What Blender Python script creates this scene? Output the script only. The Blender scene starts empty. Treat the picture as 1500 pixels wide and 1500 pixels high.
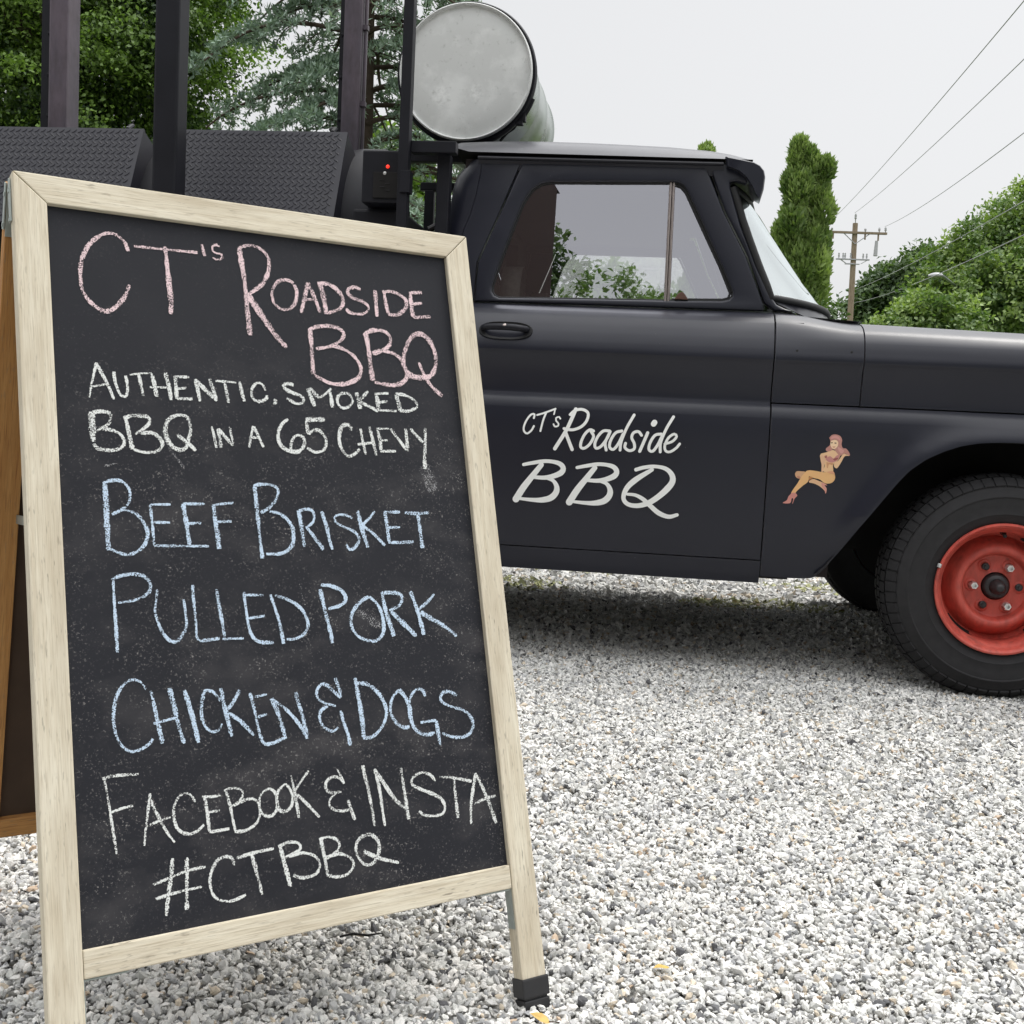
import bpy, bmesh, math, random
import numpy as np
from mathutils import Vector, Matrix

sc = bpy.context.scene
R = math.radians

# ------------------------------------------------------------------ camera
FOC, PITCH, ROLL, CAMH = 1710.2555, 0.0778, 0.0473, 0.7977
_cp, _sp = math.cos(PITCH), math.sin(PITCH)
FWD = Vector((0, _cp, -_sp)); _up0 = Vector((0, _sp, _cp)); _r0 = Vector((1, 0, 0))
RIGHT = _r0 * math.cos(ROLL) + _up0 * math.sin(ROLL)
UP = -_r0 * math.sin(ROLL) + _up0 * math.cos(ROLL)
EYE = Vector((0, 0, CAMH))
cam_d = bpy.data.cameras.new('camera'); cam = bpy.data.objects.new('camera', cam_d)
sc.collection.objects.link(cam); sc.camera = cam
cam_d.sensor_fit = 'HORIZONTAL'; cam_d.sensor_width = 36; cam_d.lens = FOC / 1500 * 36
cam_d.clip_start = .05; cam_d.clip_end = 2000
cam.matrix_world = Matrix(((RIGHT.x, UP.x, -FWD.x, EYE.x), (RIGHT.y, UP.y, -FWD.y, EYE.y),
                           (RIGHT.z, UP.z, -FWD.z, EYE.z), (0, 0, 0, 1)))

# ------------------------------------------------------------------ sky and sun
SUN_EL, SUN_AZ = R(63), R(55)          # azimuth clockwise from +Y
world = bpy.data.worlds.new('World'); sc.world = world; world.use_nodes = True
wt = world.node_tree; wt.nodes.clear()
def wn(t): return wt.nodes.new(t)
sky = wn('ShaderNodeTexSky'); sky.sky_type = 'NISHITA'; sky.sun_disc = False
sky.sun_elevation = SUN_EL; sky.sun_rotation = SUN_AZ; sky.air_density = 1; sky.dust_density = 4
hs = wn('ShaderNodeHueSaturation'); hs.inputs['Saturation'].default_value = .18
wt.links.new(sky.outputs[0], hs.inputs['Color'])
b1 = wn('ShaderNodeBackground'); b1.inputs[1].default_value = .05
wt.links.new(hs.outputs[0], b1.inputs[0])
tc = wn('ShaderNodeTexCoord'); sx = wn('ShaderNodeSeparateXYZ'); wt.links.new(tc.outputs['Generated'], sx.inputs[0])
mr = wn('ShaderNodeMapRange'); mr.inputs[1].default_value = .42; mr.inputs[2].default_value = 1
mr.inputs[3].default_value = .60; mr.inputs[4].default_value = 2.75
wt.links.new(sx.outputs[2], mr.inputs[0])
b2 = wn('ShaderNodeBackground'); b2.inputs[0].default_value = (.985, .99, 1, 1)      # even cloud cover, brighter overhead
wt.links.new(mr.outputs[0], b2.inputs[1])
ad = wn('ShaderNodeAddShader'); wo = wn('ShaderNodeOutputWorld')
wt.links.new(b1.outputs[0], ad.inputs[0]); wt.links.new(b2.outputs[0], ad.inputs[1]); wt.links.new(ad.outputs[0], wo.inputs[0])

sun_d = bpy.data.lights.new('sun', 'SUN'); sun_d.energy = 1.4; sun_d.angle = R(22); sun_d.color = (1, .96, .9)
sun = bpy.data.objects.new('sun', sun_d); sc.collection.objects.link(sun)
_sd = Vector((math.sin(SUN_AZ) * math.cos(SUN_EL), math.cos(SUN_AZ) * math.cos(SUN_EL), math.sin(SUN_EL)))
sun.rotation_euler = (-_sd).to_track_quat('-Z', 'Y').to_euler()

sc.view_settings.view_transform = 'Standard'; sc.view_settings.look = 'None'
sc.view_settings.exposure = 0; sc.view_settings.gamma = 1
sc.cycles.use_denoising = True
sc.cycles.max_bounces = 8; sc.cycles.transparent_max_bounces = 24
sc.cycles.caustics_reflective = False; sc.cycles.caustics_refractive = False

# ------------------------------------------------------------------ helpers
rng = random.Random(7)
def ray(px, py): return FWD + RIGHT * ((px - 750) / FOC) - UP * ((py - 750) / FOC)
def hit(px, py, P0, n):
    d = ray(px, py); return EYE + d * ((P0 - EYE).dot(n) / d.dot(n))
def at(px, py, Y):
    d = ray(px, py); return EYE + d * (Y / d.y)
def up_to(px, py, Y): return at(px, py, Y)

def link(o, parent=None):
    sc.collection.objects.link(o)
    if parent is not None: o.parent = parent
    return o
def thing(name, label, cat, loc=(0, 0, 0), rz=0, group=None):
    o = bpy.data.objects.new(name, None); link(o); o.location = loc; o.rotation_euler = (0, 0, rz)
    o.empty_display_size = .1
    return tag(o, label, cat, group)
def tag(o, label, cat, group=None):
    o['label'] = label; o['category'] = cat
    if group: o['group'] = group
    return o

class MB:
    def __init__(s): s.v = []; s.f = []; s.uv = None
    def add(s, verts, faces):
        o = len(s.v); s.v += [tuple(p) for p in verts]; s.f += [tuple(i + o for i in f) for f in faces]; return s
    def box(s, x0, x1, y0, y1, z0, z1, M=None):
        P = [Vector((x, y, z)) for z in (z0, z1) for y in (y0, y1) for x in (x0, x1)]
        if M is not None: P = [M @ p for p in P]
        return s.add(P, [(0, 2, 3, 1), (4, 5, 7, 6), (0, 1, 5, 4), (2, 6, 7, 3), (0, 4, 6, 2), (1, 3, 7, 5)])
    def tube(s, pts, r, n=10, caps=True, squash=None):
        pts = [Vector(p) for p in pts]; m = len(pts); rs = r if isinstance(r, (list, tuple)) else [r] * m
        V = []; prev = None
        for i, p in enumerate(pts):
            t = (pts[min(i + 1, m - 1)] - pts[max(i - 1, 0)]).normalized()
            if prev is None:
                a = Vector((0, 0, 1)) if abs(t.z) < .9 else Vector((1, 0, 0)); x = t.cross(a).normalized()
            else: x = (prev - t * prev.dot(t)).normalized()
            prev = x; y = t.cross(x)
            for k in range(n):
                c = 2 * math.pi * k / n; V.append(p + (x * math.cos(c) + y * math.sin(c)) * rs[i])
        F = [(i * n + k, i * n + (k + 1) % n, (i + 1) * n + (k + 1) % n, (i + 1) * n + k) for i in range(m - 1) for k in range(n)]
        if caps: F += [tuple(range(n))[::-1], tuple((m - 1) * n + k for k in range(n))]
        return s.add(V, F)
    def grid(s, rows, flip=False):
        n = len(rows[0]); V = [p for r in rows for p in r]
        F = [(i * n + k, i * n + k + 1, (i + 1) * n + k + 1, (i + 1) * n + k) for i in range(len(rows) - 1) for k in range(n - 1)]
        if flip: F = [f[::-1] for f in F]
        return s.add(V, F)
    def lathe(s, prof, n=64, axis='y', c=(0, 0, 0), ang=(0, 2 * math.pi), M=None):
        # prof: list of (radius, position along axis)
        full = abs(ang[1] - ang[0] - 2 * math.pi) < 1e-6; nn = n if full else n + 1; V = []
        for r, h in prof:
            for k in range(nn):
                a = ang[0] + (ang[1] - ang[0]) * k / n; x, z = r * math.cos(a), r * math.sin(a)
                p = {'y': (x, h, z), 'z': (x, z, h), 'x': (h, x, z)}[axis]
                p = Vector((p[0] + c[0], p[1] + c[1], p[2] + c[2])); V.append(M @ p if M is not None else p)
        F = []
        for i in range(len(prof) - 1):
            for k in range(n):
                k2 = (k + 1) % nn; F.append((i * nn + k, i * nn + k2, (i + 1) * nn + k2, (i + 1) * nn + k))
        return s.add(V, F)
    def prism(s, poly, d0, d1, plane='xz', M=None):
        n = len(poly)
        def P(a, b, d): return {'xz': (a, d, b), 'xy': (a, b, d), 'yz': (d, a, b)}[plane]
        V = [Vector(P(a, b, d)) for d in (d0, d1) for a, b in poly]
        if M is not None: V = [M @ p for p in V]
        F = [tuple(range(n)), tuple(range(2 * n - 1, n - 1, -1))] + [(i, (i + 1) % n, n + (i + 1) % n, n + i) for i in range(n)]
        return s.add(V, F)
    def build(s, name, mat, parent=None, smooth=None, bevel=0, seg=2, weld=0, subsurf=0, solid=0):
        me = bpy.data.meshes.new(name); me.from_pydata(s.v, [], s.f); me.update()
        bm = bmesh.new(); bm.from_mesh(me)
        if weld: bmesh.ops.remove_doubles(bm, verts=bm.verts, dist=weld)
        if weld: bmesh.ops.dissolve_degenerate(bm, dist=1e-5, edges=bm.edges)
        bmesh.ops.recalc_face_normals(bm, faces=bm.faces)
        if bevel:
            es = [e for e in bm.edges if len(e.link_faces) == 2 and e.calc_face_angle(0) > .6]
            bmesh.ops.bevel(bm, geom=es, offset=bevel, segments=seg, profile=.6, affect='EDGES', clamp_overlap=True)
        bm.to_mesh(me); bm.free()
        if smooth is not None:
            for p in me.polygons: p.use_smooth = True
            bm = bmesh.new(); bm.from_mesh(me)
            for e in bm.edges:
                if len(e.link_faces) == 2 and e.calc_face_angle(0) > R(smooth): e.smooth = False
            bm.to_mesh(me); bm.free()
        me.materials.append(mat)
        o = bpy.data.objects.new(name, me); link(o, parent)
        if solid:
            m = o.modifiers.new('thickness', 'SOLIDIFY'); m.thickness = solid; m.offset = 0
        return o

def catmull(pts, step):
    P = [np.array(p, float) for p in pts]
    if len(P) == 2:
        n = max(2, int(np.linalg.norm(P[1] - P[0]) / step)); return [P[0] + (P[1] - P[0]) * i / n for i in range(n + 1)]
    E = [2 * P[0] - P[1]] + P + [2 * P[-1] - P[-2]]; out = []
    for i in range(1, len(E) - 2):
        a, b, c, d = E[i - 1:i + 3]; n = max(1, int(np.linalg.norm(c - b) / step))
        for k in range(n):
            t = k / n
            out.append(.5 * (2 * b + (c - a) * t + (2 * a - 5 * b + 4 * c - d) * t * t + (3 * b - a - 3 * c + d) * t ** 3))
    out.append(P[-1]); return out
def pchip(tab):
    xs = [p[0] for p in tab]; ys = [p[1] for p in tab]; n = len(xs); h = [xs[i + 1] - xs[i] for i in range(n - 1)]; d = [(ys[i + 1] - ys[i]) / h[i] for i in range(n - 1)]
    m = [d[0]] + [0 if d[i - 1] * d[i] <= 0 else 2 / (1 / d[i - 1] + 1 / d[i]) for i in range(1, n - 1)] + [d[-1]]
    def f(x):
        if x <= xs[0]: return ys[0]
        if x >= xs[-1]: return ys[-1]
        i = max(k for k in range(n - 1) if xs[k] <= x); t = (x - xs[i]) / h[i]
        return (2 * t ** 3 - 3 * t * t + 1) * ys[i] + (t ** 3 - 2 * t * t + t) * h[i] * m[i] + (3 * t * t - 2 * t ** 3) * ys[i + 1] + (t ** 3 - t * t) * h[i] * m[i + 1]
    return f
def lerp_table(tab, x):
    if x <= tab[0][0]: return tab[0][1]
    for (a, fa), (b, fb) in zip(tab, tab[1:]):
        if x <= b: return fa + (fb - fa) * (x - a) / (b - a)
    return tab[-1][1]

# ------------------------------------------------------------------ materials
class NT:
    def __init__(s, name):
        s.m = bpy.data.materials.new(name); s.m.use_nodes = True; s.t = s.m.node_tree
        s.b = s.t.nodes['Principled BSDF']; s.out = s.t.nodes['Material Output']; s.co = None
    def n(s, ty, **kw):
        x = s.t.nodes.new(ty)
        for k, v in kw.items():
            if k.startswith('i_'):
                key = k[2:]; x.inputs[int(key) if key.isdigit() else key].default_value = v
            else: setattr(x, k, v)
        return x
    def l(s, a, b): s.t.links.new(a, b)
    def coord(s, scale=(1, 1, 1), rot=(0, 0, 0), kind='Object'):
        if s.co is None: s.co = s.n('ShaderNodeTexCoord')
        mp = s.n('ShaderNodeMapping'); mp.inputs['Scale'].default_value = scale; mp.inputs['Rotation'].default_value = rot
        s.l(s.co.outputs[kind], mp.inputs[0]); return mp.outputs[0]
    def noise(s, vec, scale, detail=4, rough=.55):
        x = s.n('ShaderNodeTexNoise'); x.inputs['Scale'].default_value = scale; x.inputs['Detail'].default_value = detail
        x.inputs['Roughness'].default_value = rough; s.l(vec, x.inputs['Vector']); return x.outputs['Fac']
    def ramp(s, fac, *stops):
        r = s.n('ShaderNodeValToRGB'); e = r.color_ramp.elements
        while len(e) < len(stops): e.new(.5)
        for el, (p, c) in zip(e, stops):
            el.position = p; el.color = (c, c, c, 1) if isinstance(c, (int, float)) else (*c, 1)
        s.l(fac, r.inputs[0]); return r.outputs[0]
    def mix(s, fac, a, b, mode='MIX'):
        x = s.n('ShaderNodeMix', data_type='RGBA', blend_type=mode)
        for v, i in ((fac, 0), (a, 6), (b, 7)):
            if isinstance(v, (int, float)): x.inputs[i].default_value = v if i == 0 else (v, v, v, 1)
            elif isinstance(v, tuple): x.inputs[i].default_value = (*v, 1)
            else: s.l(v, x.inputs[i])
        return x.outputs[2]
    def math(s, op, a, b=0.):
        x = s.n('ShaderNodeMath', operation=op)
        for v, i in ((a, 0), (b, 1)):
            if isinstance(v, (int, float)): x.inputs[i].default_value = v
            else: s.l(v, x.inputs[i])
        return x.outputs[0]
    def bump(s, h, strength=.3, dist=.002):
        x = s.n('ShaderNodeBump', i_Strength=strength, i_Distance=dist); s.l(h, x.inputs['Height']); s.l(x.outputs[0], s.b.inputs['Normal'])
    def set(s, **kw):
        for k, v in kw.items():
            k = {'color': 'Base Color', 'rough': 'Roughness', 'metal': 'Metallic', 'spec': 'Specular IOR Level'}.get(k, k)
            if hasattr(v, 'links') or isinstance(v, bpy.types.NodeSocket): s.l(v, s.b.inputs[k])
            elif isinstance(v, tuple): s.b.inputs[k].default_value = (*v, 1)
            else: s.b.inputs[k].default_value = v
        return s

def simple(name, col, rough=.6, metal=0, spec=.5, var=.15, scale=30, bump=0):
    t = NT(name); v = t.coord(); nz = t.noise(v, scale)
    t.set(color=t.mix(nz, tuple(c * (1 - var) for c in col), tuple(min(1, c * (1 + var)) for c in col)), metal=metal, spec=spec,
          rough=t.math('ADD', t.math('MULTIPLY', nz, .15), rough - .07))
    if bump: t.bump(nz, bump, .002)
    return t.m

def paint_mat():
    t = NT('matte_black_paint'); v = t.coord()
    big = t.noise(v, 2.2, 5); fine = t.noise(v, 700, 2); mid = t.noise(v, 25, 6, .7)
    col = t.mix(big, (.0070, .0082, .0155), (.0120, .0130, .024))
    sp = t.ramp(t.noise(v, 130, 1), (.79, 0), (.83, 1))
    spm = t.math('MULTIPLY', sp, t.ramp(t.noise(v, 3.1, 2), (.5, 0), (.62, .5)))
    col = t.mix(spm, col, (.22, .22, .23))
    t.set(color=col, rough=t.math('ADD', t.math('MULTIPLY', mid, .18), .34), spec=.26)
    t.b.inputs['Coat Weight'].default_value = 1; t.b.inputs['Coat IOR'].default_value = 1.28; t.b.inputs['Coat Roughness'].default_value = .29
    t.b.inputs['Sheen Weight'].default_value = .22; t.b.inputs['Sheen Roughness'].default_value = .22; t.b.inputs['Sheen Tint'].default_value = (.88, .90, 1, 1)
    t.bump(t.math('ADD', t.math('MULTIPLY', fine, .03), t.math('MULTIPLY', t.noise(t.coord((1, 1, 1.6)), 3.3, 2), 1.6)), .22, .012); return t.m
def wood_mat(name, c0, c1, c2, axis):
    t = NT(name); sc_ = {'x': (2.2, 45, 45), 'z': (45, 45, 2.2)}[axis]; v = t.coord(sc_)
    g = t.noise(v, 3.2, 8, .65); v2 = t.coord({'x': (9, 260, 260), 'z': (260, 260, 9)}[axis]); g2 = t.noise(v2, 2.5, 3)
    v3 = t.coord({'x': (1, 5, 5), 'z': (5, 5, 1)}[axis]); bl = t.noise(v3, 4, 3)
    col = t.mix(t.ramp(g, (.3, 0), (.72, 1)), c0, c1)
    col = t.mix(t.math('MULTIPLY', t.ramp(g2, (.50, 0), (.68, 1)), .6), col, c2)
    col = t.mix(t.math('MULTIPLY', t.ramp(bl, (.45, 0), (.72, 1)), .55), col, c2)
    fl = t.noise(t.coord({'x': (30, 190, 190), 'z': (190, 190, 30)}[axis]), 1.6, 2); pt = t.noise(t.coord(), 7, 3)
    col = t.mix(t.math('MULTIPLY', t.ramp(fl, (.60, 0), (.70, 1)), t.ramp(pt, (.40, .1), (.62, .75))), col, (.20, .17, .13))
    t.set(color=col, rough=.75, spec=.25); t.bump(t.math('ADD', g, t.math('MULTIPLY', g2, .7)), .35, .0012); return t.m
def chalkboard_mat():
    t = NT('chalkboard_slate'); v = t.coord()
    big = t.noise(v, 6, 4); speck = t.noise(v, 330, 3, .7); patch = t.noise(v, 7.5, 5, .6); smear = t.noise(t.coord((1, 1, 1.7), (0, .5, 0)), 9, 5, .6)
    sep = t.n('ShaderNodeSeparateXYZ'); t.l(t.co.outputs['Object'], sep.inputs[0])
    # dust lies where old writing was wiped, lower down the slate
    low = t.ramp(sep.outputs[2], (.2, 1), (.93, .0)) if False else None
    mr = t.n('ShaderNodeMapRange', i_1=.95, i_2=.72, i_3=.0, i_4=1.0); t.l(sep.outputs[2], mr.inputs[0])
    zone = t.math('ADD', mr.outputs[0], .12)
    k = t.math('MULTIPLY', t.ramp(patch, (.36, .25), (.62, 1)), zone)
    clu = t.ramp(t.noise(t.coord((1, 1, 1.6), (0, .5, 0)), 26, 4, .65), (.40, .08), (.66, 1)); dots = t.math('MULTIPLY', t.math('MULTIPLY', t.ramp(speck, (.58, 0), (.78, 1)), k), clu)
    fog = t.math('MULTIPLY', t.math('MULTIPLY', t.ramp(smear, (.48, 0), (.78, 1)), k), .10)
    col = t.mix(big, (.0105, .0115, .0165), (.017, .018, .0235))
    col = t.mix(fog, col, (.5, .46, .44)); col = t.mix(t.math('MULTIPLY', dots, .85), col, (.55, .52, .5))
    t.set(color=col, rough=.72, spec=.3); t.bump(speck, .12, .0006); return t.m
def chalk_mat(name, col, dens=.0):
    t = NT(name); v = t.coord(); g = t.noise(v, 560, 2, .6); g2 = t.noise(v, 75, 3)
    uv = t.n('ShaderNodeUVMap'); sep = t.n('ShaderNodeSeparateXYZ'); t.l(uv.outputs[0], sep.inputs[0])
    ed = t.math('POWER', t.math('ABSOLUTE', t.math('SUBTRACT', t.math('MULTIPLY', sep.outputs[1], 2.), 1.)), 4.)
    press = t.math('MULTIPLY', t.math('SUBTRACT', g2, .5), .48)
    val = t.math('SUBTRACT', t.math('ADD', g, press), t.math('MULTIPLY', ed, .17))
    a = t.ramp(val, (.355 + dens, 0), (.51 + dens, 1))
    t.set(color=col, rough=.95, spec=.1, Alpha=t.math('MULTIPLY', a, .94)); return t.m
def gravel_mat():
    t = NT('crushed_stone'); at_ = t.n('ShaderNodeVertexColor'); at_.layer_name = 'stone'
    v = t.coord(); nz = t.noise(v, 160, 4, .7)
    t.set(color=t.mix(1, at_.outputs[0], t.ramp(nz, (.25, .84), (.75, 1.12)), 'MULTIPLY'), rough=.8, spec=.3); t.bump(nz, .25, .002); return t.m
def gravel_base_mat():
    t = NT('gravel_bed'); v = t.coord(); vo = t.n('ShaderNodeTexVoronoi'); vo.inputs['Scale'].default_value = 55; t.l(v, vo.inputs['Vector'])
    sepc = t.n('ShaderNodeSeparateXYZ'); t.l(vo.outputs['Color'], sepc.inputs[0])
    col = t.mix(sepc.outputs[0], (.20, .20, .19), (.62, .60, .56)); col = t.mix(t.ramp(vo.outputs['Distance'], (.35, 0), (.75, 1)), col, (.10, .10, .095))
    t.set(color=col, rough=.9, spec=.2); t.bump(vo.outputs['Distance'], .6, .01); return t.m
def leaf_mat(name, c0, c1, trans=.35):
    t = NT(name); at_ = t.n('ShaderNodeVertexColor'); at_.layer_name = 'leaf'
    sep = t.n('ShaderNodeSeparateColor'); t.l(at_.outputs[0], sep.inputs[0])
    col = t.mix(sep.outputs[0], c0, c1)
    d = t.n('ShaderNodeBsdfDiffuse'); tr = t.n('ShaderNodeBsdfTranslucent'); g = t.n('ShaderNodeBsdfGlossy', i_Roughness=.45)
    t.l(col, d.inputs[0]); t.l(t.mix(1, col, (.9, 1, .5), 'MULTIPLY'), tr.inputs[0]); g.inputs[0].default_value = (.8, .85, .8, 1)
    m1 = t.n('ShaderNodeMixShader', i_0=trans); t.l(d.outputs[0], m1.inputs[1]); t.l(tr.outputs[0], m1.inputs[2])
    m2 = t.n('ShaderNodeMixShader', i_0=.05); t.l(m1.outputs[0], m2.inputs[1]); t.l(g.outputs[0], m2.inputs[2]); t.l(m2.outputs[0], t.out.inputs[0]); return t.m
def glass_mat(name, refl, tint, gl=(.93, .93, 1)):
    t = NT(name); tr = t.n('ShaderNodeBsdfTransparent'); tr.inputs[0].default_value = (*tint, 1)
    g = t.n('ShaderNodeBsdfGlossy', i_Roughness=.004); g.inputs[0].default_value = (*gl, 1)
    lw = t.n('ShaderNodeFresnel', i_IOR=1.5); f = t.math('ADD', lw.outputs[0], refl - .04); f = t.math('MINIMUM', f, .97)
    m = t.n('ShaderNodeMixShader'); t.l(f, m.inputs[0]); t.l(tr.outputs[0], m.inputs[1]); t.l(g.outputs[0], m.inputs[2]); t.l(m.outputs[0], t.out.inputs[0]); return t.m
def rust_mat(name, c0, c1, rough=.55):
    t = NT(name); v = t.coord((1, 1, .35)); n1 = t.noise(v, 6, 8, .7); n2 = t.noise(v, 60, 4)
    col = t.mix(t.ramp(n1, (.35, 0), (.68, 1)), c0, c1); col = t.mix(t.math('MULTIPLY', t.ramp(n2, (.35, .05), (.70, .55)), t.ramp(t.noise(t.coord(), 14, 3), (.35, .3), (.65, 1))), col, (.03, .022, .02))
    t.set(color=col, rough=rough, spec=.45); t.bump(n2, .15, .002); return t.m
def drum_mat():
    t = NT('dull_galvanised_lid'); v = t.coord(); n1 = t.noise(v, 9, 6, .6); n2 = t.noise(v, 45, 5, .7); n3 = t.noise(v, 3, 3)
    col = t.mix(n3, (.60, .61, .60), (.66, .67, .66)); col = t.mix(t.ramp(n1, (.50, 0), (.66, .5)), col, (.86, .87, .86))
    col = t.mix(t.ramp(n2, (.62, 0), (.72, .5)), col, (.72, .73, .73)); col = t.mix(t.ramp(n2, (.28, .55), (.42, 0)), col, (.36, .37, .35))
    for bx_, bz_, br_ in ((-.085, -.078, .042), (.042, -.072, .036)):      # two scuffed pale patches
        d_ = t.n('ShaderNodeVectorMath', operation='DISTANCE'); d_.inputs[1].default_value = (bx_, .008, bz_); t.l(t.co.outputs['Object'], d_.inputs[0])
        mk = t.math('MULTIPLY', t.ramp(t.math('DIVIDE', d_.outputs['Value'], br_), (.35, 1), (1.15, 0)), t.ramp(n2, (.42, 0), (.60, 1)))
        col = t.mix(t.math('MULTIPLY', mk, .75), col, (.88, .89, .88))
    t.set(color=col, rough=.65, metal=.0, spec=.3); return t.m

M = {}
M['paint'] = paint_mat()
M['black'] = simple('satin_black_steel', (.0075, .0078, .012), .5, 0, .28, .3, 12)
M['dark'] = simple('dark_underbody', (.018, .017, .017), .8, 0, .2, .4, 20)
M['rubber'] = simple('window_rubber', (.012, .012, .013), .6, 0, .4, .2, 60)
M['tyre'] = simple('tyre_rubber', (.025, .0245, .026), .8, 0, .3, .4, 40, .3)
M['red'] = rust_mat('red_wheel_paint', (.54, .066, .046), (.62, .12, .088), .5)
M['hub'] = simple('greasy_hub_steel', (.05, .048, .05), .45, .6, .5, .4, 50)
M['nut'] = simple('plated_nut', (.75, .75, .74), .3, .7, .5, .1, 80)
M['chrome'] = simple('worn_chrome', (.36, .31, .29), .25, .9, .5, .2, 30)
M['zinc'] = simple('zinc_plate', (.36, .40, .38), .45, .6, .5, .2, 70)
M['rust'] = rust_mat('heat_stained_steel', (.062, .054, .072), (.115, .09, .112), .5)
M['plate'] = simple('black_tread_plate', (.0115, .0115, .0195), .5, 0, .5, .25, 9)
M['drumlid'] = drum_mat()
M['drumside'] = simple('greenish_steel', (.42, .46, .43), .28, .85, .5, .25, 6)
M['vinyl'] = simple('white_vinyl', (.86, .87, .85), .5, 0, .4, .05, 40)
M['seat'] = simple('grey_seat_cloth', (.34, .32, .30), .9, 0, .1, .3, 60)
M['interior'] = simple('dark_red_interior', (.030, .024, .024), .75, 0, .2, .3, 14)
M['glass'] = glass_mat('side_glass', .45, (.93, .95, .93))
M['shield'] = glass_mat('windscreen_glass', .6, (.88, .94, .94), (.94, 1, 1))
M['frame_v'] = wood_mat('weathered_pine_upright', (.60, .53, .40), (.78, .73, .60), (.42, .35, .25), 'z')
M['frame_h'] = wood_mat('weathered_pine_rail', (.60, .53, .40), (.78, .73, .60), (.42, .35, .25), 'x')
M['orange_v'] = wood_mat('stained_pine_upright', (.46, .22, .07), (.60, .33, .12), (.24, .10, .035), 'z')
M['orange_h'] = wood_mat('stained_pine_rail', (.46, .22, .07), (.60, .33, .12), (.24, .10, .035), 'x')
M['slate'] = chalkboard_mat()
M['back'] = simple('brown_hardboard', (.075, .05, .035), .8, 0, .2, .3, 20)
M['pink'] = chalk_mat('pink_chalk', (.82, .64, .66)); M['white'] = chalk_mat('white_chalk', (.78, .80, .78)); M['blue'] = chalk_mat('blue_chalk', (.58, .71, .86))
M['ghost'] = chalk_mat('wiped_chalk', (.36, .36, .37), .135); M['latch'] = simple('brown_latch', (.11, .055, .04), .5, 0, .4, .2, 50)
M['cup'] = simple('black_rubber_cup', (.018, .018, .02), .5, 0, .5, .3, 60)
M['stone'] = gravel_mat(); M['bed'] = gravel_base_mat()
M['grass'] = simple('rough_grass', (.07, .10, .03), .9, 0, .1, .5, 4)
M['bark'] = simple('bark', (.09, .07, .055), .9, 0, .1, .5, 25, .6)
M['pole'] = wood_mat('creosoted_pole', (.27, .20, .14), (.38, .31, .24), (.14, .10, .07), 'z')
M['insulator'] = simple('grey_porcelain', (.42, .42, .44), .3, 0, .5, .1, 30)
M['wire'] = simple('grey_wire', (.42, .42, .45), .6, 0, .3, .1, 5)

# ------------------------------------------------------------------ ground
def structure(o): o['kind'] = 'structure'; return o
structure(MB().add([(-400, -400, -.02), (400, -400, -.02), (400, 600, -.02), (-400, 600, -.02)], [(0, 1, 2, 3)]).build('ground', M['grass']))
structure(MB().add([(-14, -12, -.008), (14, -12, -.008), (16, 9.5, -.008), (-14, 9.5, -.008)], [(0, 1, 2, 3)]).build('gravel_lot', M['bed']))

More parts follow.
